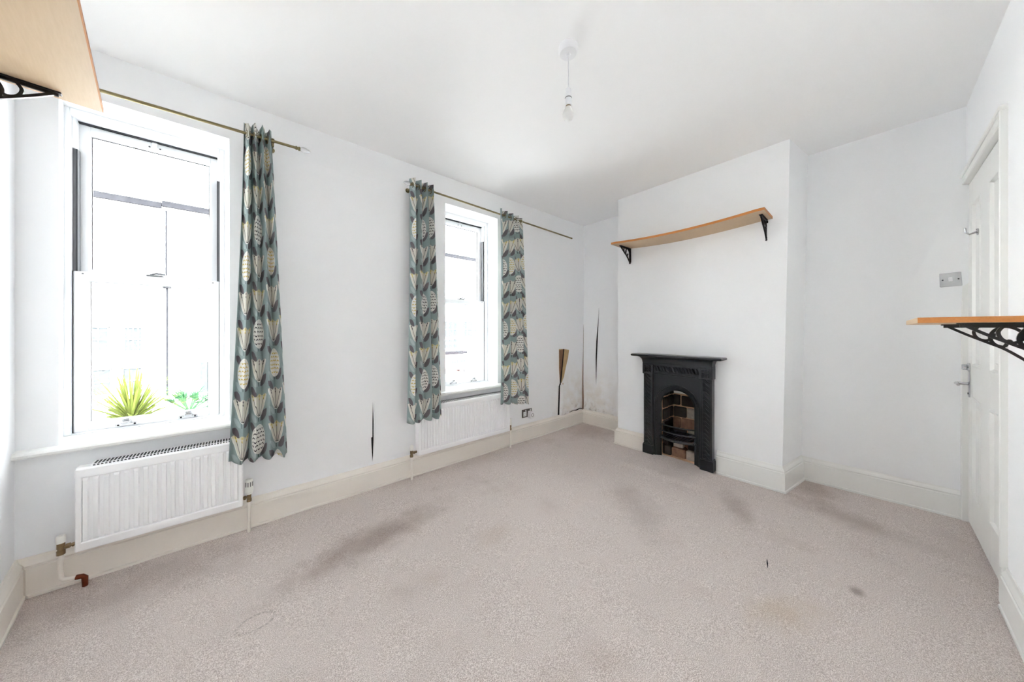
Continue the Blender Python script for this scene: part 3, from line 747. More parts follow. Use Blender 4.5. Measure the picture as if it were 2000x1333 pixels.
def curtain(label, top, bot, ztop, zbot, nf, zr, cloth_w, amp_t, amp_b, seed, flat_from=None, yb=2.385, phase=0.0, drop=(0, 0)):
    rnd = random.Random(seed)
    t = thing('curtain', label, 'curtain', ((bot[0]+bot[1])/2, PY, zbot), 'grey green flower print curtains')
    nu, nz = 150, 54
    jit = [rnd.uniform(-1, 1) for _ in range(nf*2+4)]
    def fold(u, f):
        ph = 2*PI*nf*u + phase
        k = int(nf*2*u); a = u*nf*2-k
        j = jit[k]*(1-a)+jit[k+1]*a
        amp = amp_t*(1-f)+amp_b*f
        yy = math.sin(ph) * amp * (1+0.35*j*f)
        xx = 0.42*math.sin(2*ph)/(2*PI*nf)*(1-0.45*f) + 0.30*j*f/(nf*2)
        return xx, yy
    vs, fs, uv = [], [], []
    for r in range(nz+1):
        f = r/nz; ff = f**0.9
        xa = top[0]+(bot[0]-top[0])*(f**1.4); xb = top[1]+(bot[1]-top[1])*(f**1.0)
        for c in range(nu+1):
            u = c/nu
            xx, yy = fold(u, ff)
            x = xa+(xb-xa)*(u+xx)
            y = PY + (yb-PY)*min(1, f*1.15)**0.8 + yy
            zt_ = ztop(u) if callable(ztop) else ztop
            zb_ = zbot + drop[0]*(1-u) + drop[1]*u + 0.010*math.sin(2*PI*nf*u+phase+1.2)
            z = zt_ + (zb_-zt_)*f
            vs.append((x, y, z))
    for r in range(nz):
        for c in range(nu):
            a = r*(nu+1)+c; fs.append((a, a+1, a+nu+2, a+nu+1))
    row = vs[(nz//2)*(nu+1):(nz//2+1)*(nu+1)]; acc = [0.0]
    for a_, b_ in zip(row, row[1:]): acc.append(acc[-1]+math.hypot(b_[0]-a_[0], b_[1]-a_[1]))
    uv = [(acc[i % (nu+1)]+seed*0.31, v[2]+seed*0.23) for i, v in enumerate(vs)]
    mb = MB().add(vs, fs)
    o = obj('cloth', mb, M_fabric, t, 80)
    me = o.data; ul = me.uv_layers.new(name='UVMap')
    for lp in me.loops: ul.data[lp.index].uv = uv[lp.vertex_index]
    sol = o.modifiers.new('thickness', 'SOLIDIFY'); sol.thickness = 0.0016; sol.offset = 0
    # eyelets where the cloth crosses the pole
    for k in range(nf*2+1):
        u = (k*PI-phase)/(2*PI*nf)
        if not 0.01 <= u <= 0.99: continue
        xx, _ = fold(u, 0.02)
        x = top[0]+(top[1]-top[0])*(u+xx)
        ang = 0.55 if k % 2 == 0 else -0.55
        ring = [Vector((x+math.sin(ang)*0.022*math.cos(q)*0.35, PY+math.cos(ang)*0.021*math.cos(q), zr(x)+0.021*math.sin(q)-0.004)) for q in [2*PI*i/16 for i in range(17)]]
        obj('eyelet', MB().tube(ring, 0.0034, 6), M_pole, t, 60)
    return t
curtain('grey green flower print curtain drawn back to the right of the nearer window', (0.048, 0.176), (-0.012, 0.258), lambda u: 2.415+0.012*math.sin(6*PI*u+1), 0.455, 4, zr1, 0.66, 0.030, 0.026, 1, phase=0.5, drop=(0.0, -0.015), yb=2.375)
curtain('flower print curtain at the left of the farther window, showing a brass eyelet', (1.066, 1.276), (1.012, 1.318), lambda u: 2.418-0.012*u, 0.482, 4, zr2, 0.72, 0.030, 0.024, 2, phase=2.0, yb=2.375)
curtain('flower print curtain hanging at the right of the farther window nearest the damp corner', (1.968, 2.265), (1.938, 2.318), lambda u: 2.400-0.026*u, 0.478, 4, zr2, 0.72, 0.028, 0.024, 3, phase=3.6, drop=(0.02, -0.035), yb=2.375)

# ------------------------------------------------------------------ shelves and their iron brackets
BA, BH = 0.20, 0.145
def catmull(pts, n=6):
    P = [Vector(p) for p in pts]; out = []
    for i in range(len(P)-1):
        p0, p1, p2, p3 = P[max(i-1, 0)], P[i], P[i+1], P[min(i+2, len(P)-1)]
        for k in range(n):
            t = k/n
            out.append(0.5*((2*p1)+(p2-p0)*t+(2*p0-5*p1+4*p2-p3)*t*t+(3*p1-p0-3*p2+p3)*t**3))
    out.append(P[-1]); return out
def bracket_mesh():
    """in its own plane: a = out from the wall, b = down; thickness along the third axis"""
    mb = MB()
    def strip(pts, w, th):
        P = catmull([(p[0]*BA, p[1]*BH) for p in pts]); rings = []
        for i, p in enumerate(P):
            d = (P[min(i+1, len(P)-1)]-P[max(i-1, 0)]).normalized(); n = Vector((-d.y, d.x))*w/2
            rings.append([(p.x+n.x, -th/2, p.y+n.y), (p.x-n.x, -th/2, p.y-n.y), (p.x-n.x, th/2, p.y-n.y), (p.x+n.x, th/2, p.y+n.y)])
        mb.loft(rings)
    mb.bbox(0.0, BA*1.0, -0.011, 0.011, -0.0045, 0.0, 0.001)            # arm flange
    mb.bbox(0.004, BA*0.97, -0.004, 0.004, -0.014, -0.004, 0.001)        # arm rib
    mb.bbox(0.0, 0.0045, -0.011, 0.011, -BH*1.0, -0.002, 0.001)          # wall flange
    mb.bbox(0.004, 0.013, -0.004, 0.004, -BH*0.98, -0.006, 0.001)
    strip([(0.93, -0.05), (0.70, -0.28), (0.50, -0.46), (0.30, -0.64), (0.15, -0.83), (0.05, -0.97)], 0.0085, 0.010)
    strip([(0.56, -0.05), (0.62, -0.20), (0.585, -0.36), (0.49, -0.43), (0.42, -0.36), (0.40, -0.24)], 0.008, 0.008)
    strip([(0.26, -0.46), (0.30, -0.585), (0.40, -0.52), (0.445, -0.34), (0.39, -0.15), (0.28, -0.075), (0.16, -0.15), (0.085, -0.31), (0.06, -0.50)], 0.009, 0.008)
    mb.lathe((0.245*BA, 0, -0.45*BH), [(0.0, -0.006), (0.006, -0.005), (0.008, 0), (0.006, 0.005), (0.0, 0.006)], 10, (0, 1, 0))
    mb.lathe((0.006, 0, -BH*1.04), [(0.0, -0.008), (0.007, -0.006), (0.009, 0), (0.007, 0.006), (0.0, 0.008)], 10, (1, 0, 0))
    mb.lathe((0.010, 0, -0.016), [(0.0, -0.012), (0.010, -0.011), (0.011, 0.0), (0.010, 0.011), (0.0, 0.012)], 10, (0, 1, 0))
    return mb
BR_MESH = mesh_of(bracket_mesh(), M_bracket, 35)
def shelf(label, name_loc, L, D, th, rz, br_x, sag=0.0, front=None):
    """local axes: x along the wall, y out from the wall (y = 0 at the wall), z = 0 underside"""
    t = thing('wall_shelf', label, 'shelf', name_loc, 'fibreboard wall shelves on black scrolled brackets')
    t.rotation_euler = (0, 0, rz)
    n = 24
    def ring(x, y0, y1, za, zb):
        k = -sag*max(0.0, 1-((x-L/2)/(L/2-0.04))**2)
        return [(x, y0, za+k), (x, y1, za+k), (x, y1, zb+k), (x, y0, zb+k)]
    xs = [L*i/n for i in range(n+1)]
    def add(name, mb, m):
        o = bpy.data.objects.new(name, mesh_of(mb, m)); COL.objects.link(o); o.parent = t; return o
    add('board', MB().loft([ring(x, 0.0, D-0.002, 0.0, th) for x in xs]), M_board)
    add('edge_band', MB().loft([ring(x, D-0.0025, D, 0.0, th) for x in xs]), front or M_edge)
    for xe in (-0.0022, L-0.0004):
        mb = MB().loft([ring(xe, 0.0, D-0.0, 0.0002, th-0.0002), ring(xe+0.0026, 0.0, D-0.0, 0.0002, th-0.0002)])
        o = add('end_band', mb, M_edge)
    for bx in br_x:
        o = bpy.data.objects.new('bracket', BR_MESH); COL.objects.link(o); o.parent = t
        o.rotation_euler = (0, 0, PI/2); o.location = (bx, 0.0005, -0.0005)
    return t
# local y must point into the room
shelf('sagging orange-edged shelf above the cast iron fireplace on the chimney breast', (3.066, 0.503, 2.043), 1.190, 0.286, 0.018, PI/2, (0.036, 1.146), sag=0.026)
shelf('shelf high on the left wall, seen from below beside the nearer window', (left_x(1.872)+0.0, 1.872, 2.019), 1.35, 0.286, 0.018, math.atan2(-0.27651, 0.0351)+0.0, (0.045, 0.62))
shelf('short shelf on the wall right of the door, seen edge on', (2.300, DY+0.0005, 1.2255), 0.560, 0.283, 0.0185, 0.0, (0.14, 0.505), front=M_board)  # front edge in the pale board colour, standing in for window light on it
rs = [o for o in S.objects if o.name.startswith('wall_shelf')][-1]
rs.location = (1.740, DY+0.0005, 1.2255)
rs_kids = [c for c in rs.children if c.name.startswith('bracket')]
for c, xx in zip(rs_kids, (1.795-1.74, 2.16-1.74)): c.location.x = xx

# ------------------------------------------------------------------ cast iron fireplace
FC = 1.182; FX = 3.0
fire = thing('fireplace', 'small black cast iron fireplace with arched opening on the chimney breast', 'fireplace', (3.04, FC, 0.0))
XB = 3.0695                                            # against the wall
def yb_(h0, h1): return FC+h0, FC+h1
# shelf and cornice
mb = MB()
def ledge(xf, half, z0, z1, b): mb.bbox(xf, XB, FC-half, FC+half, z0, z1, b)
rings = []
for inset, z in ((0.012, 0.955), (0.004, 0.9575), (0.0, 0.963), (0.0, 0.969), (0.004, 0.975), (0.010, 0.977)):
    rings.append([(XB, FC-0.384+inset, z), (2.920+inset, FC-0.384+inset, z), (2.920+inset, FC+0.384-inset, z), (XB, FC+0.384-inset, z)])
mb.loft(rings)
obj('mantel_shelf', mb, M_iron, fire)
mb = MB(); rings = []
for i in range(9):
    a = i/8*PI/2
    o_ = 0.052*(1-math.cos(a)); z = 0.898+0.056*math.sin(a)
    rings.append([(XB, FC-0.298-o_*0.6, z), (2.985-o_, FC-0.298-o_*0.6, z), (2.985-o_, FC+0.298+o_*0.6, z), (XB, FC+0.298+o_*0.6, z)])
mb.loft(rings); obj('cornice', mb, M_iron, fire, 40)
mb = MB().bbox(2.990, XB, FC-0.300, FC+0.300, 0.884, 0.899, 0.003)
obj('cornice_fillet', mb, M_iron, fire)
# side returns, plinths, pilasters, rosette blocks
for sgn in (-1, 1):
    def span(a, b): return (FC+sgn*a, FC+sgn*b) if sgn > 0 else (FC+sgn*b, FC+sgn*a)
    y0_, y1_ = span(0.200, 0.303)
    obj('plinth', MB().bbox(2.993, XB, y0_, y1_, 0.012, 0.104, 0.005).bbox(2.999, XB, y0_+0.004, y1_-0.004, 0.104, 0.114, 0.003), M_iron, fire)
    y0_, y1_ = span(0.206, 0.292)
    pil = obj('pilaster', MB().bbox(3.008, XB, y0_, y1_, 0.112, 0.786, 0.003).bbox(3.001, 3.012, *span(0.280, 0.292), 0.112, 0.786, 0.002).bbox(3.001, 3.012, *span(0.206, 0.220), 0.112, 0.786, 0.002), M_iron, fire)
    mb = MB(); n = 19
    for k in range(n):
        zc_ = 0.132+k*(0.640/(n-1)); yc_ = FC+sgn*0.250
        pts = []
        for q in range(7):
            s_ = -1+2*q/6
            pts.append((3.006-0.006*math.cos(s_*PI/2), yc_+s_*0.026, zc_+s_*0.017+0.004*math.sin(s_*PI)))
        mb.tube(pts, [0.003, 0.007, 0.009, 0.0095, 0.009, 0.007, 0.003], 6)
    obj('rope_moulding', mb, M_iron, pil, 50, kind='stuff')
    y0_, y1_ = span(0.196, 0.300)
    blk = obj('corner_block', MB().bbox(2.988, XB, y0_, y1_, 0.786, 0.886, 0.004).bbox(2.983, 2.99, y0_+0.003, y1_-0.003, 0.789, 0.883, 0.003), M_iron, fire)
    mb = MB(); yc_, zc_ = FC+sgn*0.248, 0.836
    for k in range(8):
        a = 2*PI*k/8; rr = 0.021 if k % 2 == 0 else 0.034
        mb.lathe((2.984, yc_+rr*math.cos(a), zc_+rr*math.sin(a)), [(0.0, 0), (0.0105, 0.0), (0.008, 0.007), (0.003, 0.010), (0.0, 0.0105)], 7, (-1, 0, 0))
    mb.lathe((2.984, yc_, zc_), [(0.0, 0), (0.010, 0.0), (0.009, 0.008), (0.0, 0.014)], 9, (-1, 0, 0))
    obj('rosette', mb, M_iron, blk, 40)
# frieze with oblique gadroons
fr = obj('frieze', MB().bbox(3.004, XB, FC-0.198, FC+0.198, 0.795, 0.886, 0.003).bbox(2.996, 3.008, FC-0.198, FC+0.198, 0.876, 0.886, 0.002).bbox(2.996, 3.008, FC-0.198, FC+0.198, 0.800, 0.812, 0.002).bbox(3.0, 3.012, FC-0.198, FC+0.198, 0.786, 0.797, 0.002), M_iron, fire)
mb = MB(); n = 14
for k in range(n):
    yc_ = FC+0.180-k*(0.360/(n-1)); pts = []
    for q in range(7):
        s_ = -1+2*q/6
        pts.append((3.002-0.006*math.cos(s_*PI/2), yc_-s_*0.011, 0.844-s_*0.024))
    mb.tube(pts, [0.004, 0.008, 0.0105, 0.011, 0.0105, 0.008, 0.004], 7)
obj('gadroon_moulding', mb, M_iron, fr, 50, kind='stuff')
# arched plate
def arch(r, zs_, zb_, n=28):
    pts = [(FC+r, zb_), (FC+r, (zb_+zs_)/2)] + [(FC+r*math.cos(PI*i/n), zs_+r*math.sin(PI*i/n)) for i in range(n+1)] + [(FC-r, (zb_+zs_)/2), (FC-r, zb_)]
    return pts
AO = arch(0.186, 0.512, 0.02); AI = arch(0.147, 0.508, 0.02)
def rect_at(i, n):
    y, z = AO[i]
    hy, zt = 0.2075, 0.792
    if z <= 0.513: return (FC+hy if y > FC else FC-hy, z)
    a = math.atan2(z-0.512, y-FC); c, s_ = math.cos(a), math.sin(a)
    k = min(hy/abs(c) if abs(c) > 1e-6 else 9, (zt-0.512)/s_ if s_ > 1e-6 else 9)
    return (FC+c*k, 0.512+s_*k)
n = len(AO); mb = MB()
RO = [rect_at(i, n) for i in range(n)]
fr_x, bk_x = 3.022, 3.052
rings = [[(fr_x, y, z) for y, z in RO], [(fr_x, y, z) for y, z in AO], [(3.050, y, z) for y, z in AI], [(3.066, y, z) for y, z in AI]]
mb.loft(rings, closed=False, cap=False)
# fill the two upper corners of the rectangle
ci = [i for i in range(n)]
for sgn in (1, -1):
    corner = (fr_x, FC+sgn*0.2075, 0.792)
    for i in range(n-1):
        p, q = RO[i], RO[i+1]
        side = lambda t: abs(abs(t[0]-FC)-0.2075) < 1e-4 and t[1] < 0.792-1e-4
        if side(p) != side(q) and (p[0]-FC)*sgn > 0.05: mb.add([(fr_x, *p), (fr_x, *q), corner], [(0, 1, 2)])
plate = obj('arch_plate', mb, M_iron, fire)
def ring_bead(path, x, r, name):
    return obj(name, MB().tube([(x, y, z) for y, z in path], r, 7), M_iron, plate, 60)
ring_bead(arch(0.1905, 0.512, 0.02), 3.021, 0.0065, 'outer_bead'); ring_bead(AI, 3.049, 0.005, 'inner_bead')
mb = MB(); pth = arch(0.177, 0.511, 0.03, 40)
tot = []
for (y0_, z0_), (y1_, z1_) in zip(pth, pth[1:]):
    L = math.hypot(y1_-y0_, z1_-z0_); m_ = max(1, int(L/0.0115))
    for k in range(m_): tot.append((y0_+(y1_-y0_)*k/m_, z0_+(z1_-z0_)*k/m_))
for y, z in tot: mb.lathe((3.027, y, z), [(0.0, 0), (0.0045, 0.0), (0.003, 0.005), (0.0, 0.006)], 5, (-1, 0, 0))
obj('beading', mb, M_iron, plate, kind='stuff')
# bars and grate
def bow(z, half, out, r, name, flat=None):
    pts = []
    for q in range(17):
        s_ = -1+2*q/16
        pts.append((3.046-out*(1-s_*s_), FC+s_*half, z))
    mb = MB().tube(pts, r, 8)
    return obj(name, mb, M_iron, fire, 60)
bow(0.322, 0.153, 0.040, 0.0070, 'fire_bar'); bow(0.262, 0.153, 0.044, 0.0070, 'fire_bar')
mb = MB(); rings = []
for q in range(17):
    s_ = -1+2*q/16; xo = 3.046-0.056*(1-s_*s_); y = FC+s_*0.160
    rings.append([(xo+0.014, y, 0.186), (xo, y, 0.188), (xo-0.010, y, 0.198), (xo-0.006, y, 0.212), (xo+0.014, y, 0.212)])
mb.loft(rings); fb = obj('grate_front', mb, M_iron, fire, 50)
mb = MB().lathe((2.982, FC, 0.201), [(0.0, 0), (0.012, 0.0), (0.010, 0.006), (0.004, 0.010), (0.0, 0.010)], 10, (-1, 0, 0))
for k in (-1, 1): mb.tube([(2.984, FC, 0.203), (2.981, FC+k*0.014, 0.208), (2.983, FC+k*0.026, 0.202)], [0.005, 0.006, 0.003], 7)
obj('grate_boss', mb, M_iron, fb, 50)
mb = MB(); mb.bbox(3.02, 3.30, FC-0.150, FC-0.138, 0.196, 0.210, 0.002).bbox(3.02, 3.30, FC+0.138, FC+0.150, 0.196, 0.210, 0.002).bbox(3.285, 3.30, FC-0.15, FC+0.15, 0.196, 0.210, 0.002)
obj('grate_rim', mb, M_iron, fire)
for k in range(11):
    y = FC-0.125+k*0.025
    mb = MB().loft([[(3.03, y-0.0065, 0.197), (3.03, y+0.0065, 0.197), (3.03, y+0.0065, 0.208), (3.03, y-0.0065, 0.208)], [(3.288, y-0.0065, 0.197), (3.288, y+0.0065, 0.197), (3.288, y+0.0065, 0.208), (3.288, y-0.0065, 0.208)]])
    obj('grate_bar', mb, M_iron, fire)
# firebox of scorched brick
mb = MB()
mb.box(3.335, 3.40, YR-0.0, YL+0.0, 0.0, 0.70); mb.box(3.075, 3.335, YL-0.028, YL-0.001, 0.0, 0.70); mb.box(3.075, 3.335, YR+0.001, YR+0.026, 0.0, 0.70); mb.box(3.075, 3.40, YR, YL, 0.0, 0.022); mb.box(3.075, 3.40, YR, YL, 0.685, 0.699)
box_ = obj('firebox', mb, M_mortar, fire, label='scorched brick lining of the fire opening')
def brick(x0_, x1_, y0_, y1_, z0_, z1_, m):
    j = lambda: random.uniform(-0.003, 0.003)
    bm = MB().bbox(x0_+j(), x1_+j(), y0_+j(), y1_+j(), z0_+j(), z1_+j(), 0.006)
    obj('brick', bm, m, box_)
rows = [0.03, 0.135, 0.24, 0.350, 0.462, 0.575]
ms = [M_brickred, M_brick, M_brickred, M_brick, M_soot, M_pale]
for r_, z in enumerate(rows):
    hgt = 0.098 if r_ < 5 else 0.09
    cuts = [YL-0.03, 1.20 if r_ % 2 else 1.255, 1.055 if r_ % 2 else 1.10, YR+0.028]
    for k in range(3):
        m_ = ms[r_] if k else (M_soot if r_ in (1, 3, 4) else ms[r_])
        if r_ == 0 and k == 1: m_ = M_brickred
        brick(3.312, 3.345, cuts[k+1]+0.006, cuts[k]-0.006, z, z+hgt, m_)
    for xa, xb in ((3.085, 3.19), (3.205, 3.305)):     # left cheek, black with soot
        brick(xa, xb, YL-0.045, YL-0.02, z, z+hgt, M_soot)
        brick(xa, xb, YR+0.020, YR+0.040, z, z+hgt, M_brickred if r_ % 2 else M_brick)
for k, (ya, yb2, m_) in enumerate(((1.345, 1.262, M_soot), (1.254, 1.135, M_brickred), (1.127, 1.03, M_brick))):
    brick(3.100, 3.150, yb2, ya, 0.024, 0.105, m_); brick(3.105, 3.150, yb2+0.02, ya-0.015, 0.112, 0.180, M_soot if k != 1 else M_brick)
obj('rubble', MB().lathe((3.27, FC+0.03, 0.02), [(0.0, 0.0), (0.05, 0.0), (0.045, 0.03), (0.02, 0.055), (0.0, 0.06)], 7), M_brickred, fire)

# ------------------------------------------------------------------ pendant light
lx, ly = 1.2395, 0.9905
pend = thing('pendant_light', 'bare bulb pendant hanging from a white ceiling rose', 'light', (lx, ly, H))
obj('ceiling_rose', MB().lathe((lx, ly, H), [(0.0, 0.0), (0.047, 0.0), (0.048, -0.006), (0.046, -0.026), (0.041, -0.034), (0.012, -0.037), (0.008, -0.046), (0.0, -0.046)], 28), M_whitepl, pend, 35)
obj('flex', MB().tube([(lx, ly, H-0.044), (lx, ly, 2.392)], 0.0030, 8), M_whitepl, pend, 60)
holder = obj('lampholder', MB().lathe((lx, ly, 2.305), [(0.0, 0.0), (0.015, 0.0), (0.0165, 0.002), (0.0165, 0.034), (0.0150, 0.036), (0.0150, 0.040), (0.0165, 0.042), (0.0165, 0.052), (0.0145, 0.056), (0.014, 0.080), (0.009, 0.087), (0.0, 0.088)], 20), M_whitepl, pend, 35)
obj('holder_ring', MB().lathe((lx, ly, 2.3415), [(0.0153, 0.0), (0.0169, 0.001), (0.0169, 0.003), (0.0153, 0.004)], 20), M_track, holder)
b = obj('bulb', MB().lathe((lx, ly, 2.231), [(0.0, 0.0), (0.012, 0.003), (0.022, 0.012), (0.0275, 0.026), (0.0275, 0.036), (0.022, 0.050), (0.0165, 0.060), (0.0140, 0.068), (0.0, 0.068)], 24), M_bulb, pend, 60)
obj('bulb_cap', MB().lathe((lx, ly, 2.297), [(0.0, 0.0), (0.0125, 0.0), (0.0125, 0.016), (0.0, 0.016)], 16), M_brass, b, 40)

# ------------------------------------------------------------------ switch, socket, plug
def alcr_x(y, z):
    k = (z+0.05)/(H+0.07); f0 = 3.475+(0.39-y)/(0.39+0.56)*0.025; f1 = 3.445-(0.34-y)/(0.34+0.56)*0.02
    return f0+(f1-f0)*k
sx = alcr_x(-0.325, 1.53)
sw = thing('light_switch', 'chrome light switch plate on the alcove wall beside the door', 'light switch', (sx, -0.325, 1.527))
sw.rotation_euler = (math.radians(-2.5), math.radians(-0.6), math.radians(1.0))
def loc_obj(name, mb, m, parent, sm=None):
    o = bpy.data.objects.new(name, mesh_of(mb, m, sm)); COL.objects.link(o); o.parent = parent; return o
pl = loc_obj('switch_plate', MB().bbox(-0.009, 0.002, -0.043, 0.043, -0.045, 0.045, 0.003), M_chrome, sw)
loc_obj('rocker', MB().bbox(-0.014, -0.008, -0.008, 0.008, -0.012, 0.014, 0.002), M_whitepl, sw)
for k in (-1, 1): loc_obj('screw', MB().lathe((-0.0088, k*0.030, 0.0), [(0.0, 0), (0.0042, 0), (0.003, 0.0015), (0, 0.0016)], 10, (-1, 0, 0)), M_seal, sw)
so = thing('wall_socket', 'dark steel double wall socket by the skirting right of the farther radiator', 'socket', (2.443, WY, 0.288))
obj('socket_plate', MB().bbox(2.370, 2.516, WY-0.011, WY+0.001, 0.246, 0.334, 0.003), M_steel, so)
for xx in (2.408, 2.478):
    ins = obj('socket_insert', MB().bbox(xx-0.024, xx+0.024, WY-0.013, WY-0.010, 0.258, 0.310, 0.003), M_whitepl, so)
    for px, pz in ((xx-0.011, 0.272), (xx+0.011, 0.272), (xx, 0.294)):
        obj('pin_hole', MB().box(px-0.003, px+0.003, WY-0.0136, WY-0.0128, pz-0.003, pz+0.003), M_slot, ins)
    obj('rocker_switch', MB().bbox(xx+0.004, xx+0.018, WY-0.017, WY-0.010, 0.313, 0.328, 0.002), M_whitepl, so)
pg = thing('plug_in_unit', 'white plug-in unit with a grey ring on its face, in the wall socket', 'plug', (2.478, WY-0.03, 0.262))
mb = MB(); rings = []
for dy_, k in ((-0.0135, 1.0), (-0.050, 1.0), (-0.056, 0.86)):
    rings.append([(2.480+k*0.033*math.copysign(abs(math.cos(a))**0.6, math.cos(a)), WY+dy_, 0.268+k*0.038*math.copysign(abs(math.sin(a))**0.6, math.sin(a))) for a in [2*PI*i/24 for i in range(24)]])
mb.loft(rings); obj('plug_body', mb, M_whitepl, pg, 40)
obj('face_ring', MB().tube([(2.480+0.017*math.cos(a), WY-0.0565, 0.270+0.017*math.sin(a)) for a in [2*PI*i/24 for i in range(25)]], 0.0024, 6), M_steel, pg, 60)

# ------------------------------------------------------------------ outside: the far side of the street, plants, a car
GZ = -3.25
street = struct('street_paving', MB().box(-110, 90, 3.2, 70, GZ-0.2, GZ), M_pave)
FYF = 32.0
mb = MB()
for xa, xb, za, zb in ((-9, xl, GZ, 3.3), (xr, 11, GZ, 3.3), (xl, xr, GZ, -0.05), (xl, xr, H+0.02, 3.3)): mb.box(xa, xb, WY+0.03, YO-0.002, za, zb)
mb.box(-9, 11, -5.0, WY+0.03, H+0.13, 3.2)
struct('house_front', mb, M_render)  # unseen rest of this house, put in to shade the front garden plants
def house_window(parent, x0, x1, z0, z1, nb, mat_=None):
    f = MB(); w = 0.07
    f.box(x0, x0+w, FYF-0.10, FYF+0.02, z0, z1); f.box(x1-w, x1, FYF-0.10, FYF+0.02, z0, z1); f.box(x0, x1, FYF-0.10, FYF+0.02, z1-w, z1); f.box(x0-0.08, x1+0.08, FYF-0.16, FYF+0.02, z0-0.10, z0+w)
    f.box(x0, x1, FYF-0.08, FYF+0.01, (z0+z1)/2-0.03, (z0+z1)/2+0.03)
    for k in range(1, nb): xx = x0+(x1-x0)*k/nb; f.box(xx-0.02, xx+0.02, FYF-0.07, FYF+0.01, z0, z1)
    o = obj('window', f, M_render, parent)
    obj('pane', MB().box(x0+w*0.5, x1-w*0.5, FYF-0.03, FYF-0.015, z0+w*0.5, z1-w*0.5), M_outglass, o)
def house(label, x0, x1, ztop, wins):
    t = thing('terraced_house', label, 'house', ((x0+x1)/2, FYF, GZ), 'white houses across the street')
    obj('facade', MB().box(x0, x1, FYF, FYF+8, GZ, ztop), M_render, t)
    obj('gutter', MB().box(x0, x1, FYF-0.22, FYF-0.01, ztop-0.10, ztop+0.14).box(x0, x1, FYF-0.12, FYF+0.3, ztop+0.14, ztop+0.30), M_roofedge, t)
    obj('string_course', MB().bbox(x0, x1, FYF-0.08, FYF-0.002, -0.35, -0.15, 0.02), M_render, t)
    for w in wins: house_window(t, *w)
    return t
hA = house('white stucco house across the street, left of the drainpipe seen through the nearer window', -70.0, -3.62, 9.6, [(-6.75, -5.85, -0.2, 1.45, 2), (-5.30, -4.45, -0.2, 1.45, 4), (-6.55, -5.75, -2.9, -1.2, 1), (-5.35, -4.45, -2.9, -1.2, 1)])
hB = house('white stucco house with a front door and a thin dark drainpipe at its left edge', -3.60, 9.5, 9.75, [(1.0, 2.2, -2.9, -1.1, 2), (1.0, 2.2, 0.0, 1.9, 2)])
obj('front_door', MB().bbox(-1.75, -0.75, FYF-0.06, FYF+0.02, GZ, -1.1, 0.02), M_outglass, hB)
obj('door_canopy', MB().bbox(-1.95, -0.55, FYF-0.5, FYF-0.002, -0.72, -0.6, 0.02), M_render, hB)
hC = house('white stucco house across the street seen through the farther window', 9.55, 30.0, 9.7, [(17.2, 19.6, 0.4, 2.3, 4), (17.2, 19.6, -0.9, 0.25, 4), (20.3, 22.4, 0.4, 2.3, 3), (12.0, 14.0, 0.4, 2.3, 3)])
obj('porch_roof', MB().bbox(17.0, 20.4, FYF-1.0, FYF-0.002, -1.45, -1.15, 0.03), M_roofedge, hC)
dp = obj('drainpipe', MB().tube([(-3.36, FYF-0.14, GZ), (-3.36, FYF-0.14, 4.2)], 0.06, 8).bbox(-3.58, -3.16, FYF-0.3, FYF-0.002, 4.1, 4.75, 0.03).tube([(-3.4, FYF-0.14, 4.6), (-3.4, FYF-0.14, 9.4)], 0.05, 8), M_roofedge, hB)
def blade(mb, c, a, el, L, w, droop):
    c = Vector(c); d = Vector((math.cos(a)*math.cos(el), math.sin(a)*math.cos(el), math.sin(el))); sd = Vector((-math.sin(a), math.cos(a), 0))
    ringsL = []; p = c.copy(); step = L/5
    for k in range(6):
        ww = w*(0.6+1.6*k/5 if k < 2 else 1.25*(1-(k-1)/4.2))
        ringsL.append((p-sd*ww/2, p+Vector((0, 0, -0.15*ww)), p+sd*ww/2)); p = p + d*step
        d = (d + Vector((0, 0, -droop))).normalized()
    mb.loft([list(r) for r in ringsL], closed=False, cap=False)
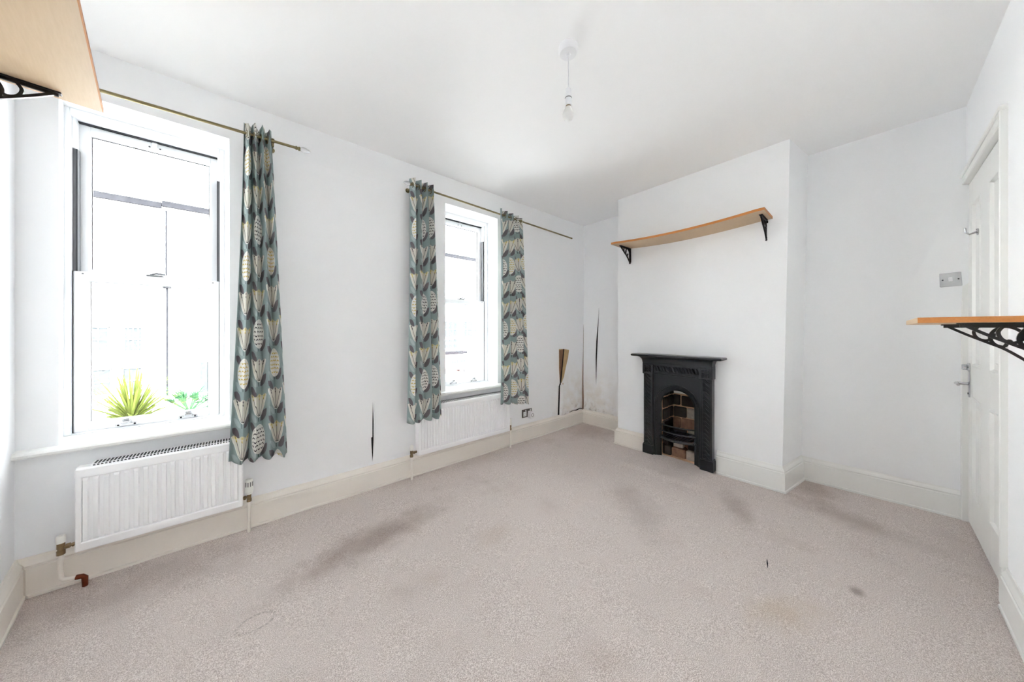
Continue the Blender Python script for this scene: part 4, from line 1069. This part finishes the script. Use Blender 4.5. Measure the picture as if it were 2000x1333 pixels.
def spiky(label, c, n, L, w, m, trunk_top, droop=0.12, emin=0.1):
    rnd = random.Random(n)
    t = thing('cordyline_plant', label, 'plant', (c[0], c[1], GZ))
    obj('trunk', MB().tube([(c[0]-0.03, c[1], GZ), (c[0]-0.03, c[1]+0.02, (GZ+c[2])/2), (c[0], c[1], c[2]+0.03)], [0.10, 0.075, 0.06], 9), M_trunk, t, 60)
    mb = MB()
    for k in range(n): blade(mb, c, rnd.uniform(0, 2*PI), rnd.uniform(emin, 1.45), L*rnd.uniform(0.7, 1.1), w, droop*rnd.uniform(0.5, 1.4))
    obj('leaves', mb, m, t, kind='stuff')
    return t
spiky('yellow green spiky plant just outside the nearer window', (-0.665, 4.3, 0.40), 260, 0.50, 0.015, M_leafA, 0, 0.09, 0.05)
PX, PYY, PZ = -0.415, 5.75, 0.19
pt = thing('fan_palm', 'green fan palm outside the nearer window, right of the spiky plant', 'plant', (PX, PYY, GZ))
obj('trunk', MB().tube([(PX, PYY, GZ), (PX+0.02, PYY+0.02, -1.5), (PX, PYY, PZ)], [0.11, 0.09, 0.07], 9), M_trunk, pt, 60)
rnd = random.Random(5)
for k in range(16):
    a = 2*PI*k/16*2.618+0.3; el = rnd.uniform(0.05, 1.1); Lp = 0.17
    hub = Vector((PX+math.cos(a)*math.cos(el)*Lp, PYY+math.sin(a)*math.cos(el)*Lp, PZ+math.sin(el)*Lp))
    mb = MB().tube([(PX, PYY, PZ-0.02), tuple(hub)], 0.008, 6)
    for q in range(15): blade(mb, hub, a+(-1+2*q/14)*1.5, el*(1-abs(-1+2*q/14)*0.6), 0.25, 0.014, 0.10)
    obj('frond', mb, M_leafB, pt)
car = thing('car', 'red parked car at the kerb across the street beyond the farther window', 'car', (17.5, 29.6, GZ))
prof = [(15.4, 0.35), (15.4, 0.72), (15.9, 0.95), (16.6, 1.0), (17.2, 1.42), (18.6, 1.45), (19.3, 1.02), (19.6, 0.9), (19.65, 0.35)]
mb = MB(); n = len(prof)
rings = [[(x, yy, GZ+z) for x, z in prof] for yy in (28.75, 30.45)]
mb.loft(rings); obj('body', mb, M_redcar, car)
for xx in (16.2, 18.8):
    for yy in (28.70, 30.30): obj('wheel', MB().lathe((xx, yy, GZ+0.32), [(0.0, 0), (0.2, 0.0), (0.32, 0.03), (0.32, 0.17), (0.2, 0.2), (0.0, 0.2)], 18, (0, 1, 0)), M_tyre, car, 40)
obj('side_window', MB().bbox(16.95, 17.8, 28.735, 28.76, GZ+1.02, GZ+1.34, 0.02).bbox(17.9, 18.7, 28.735, 28.76, GZ+1.02, GZ+1.34, 0.02), M_outglass, car)
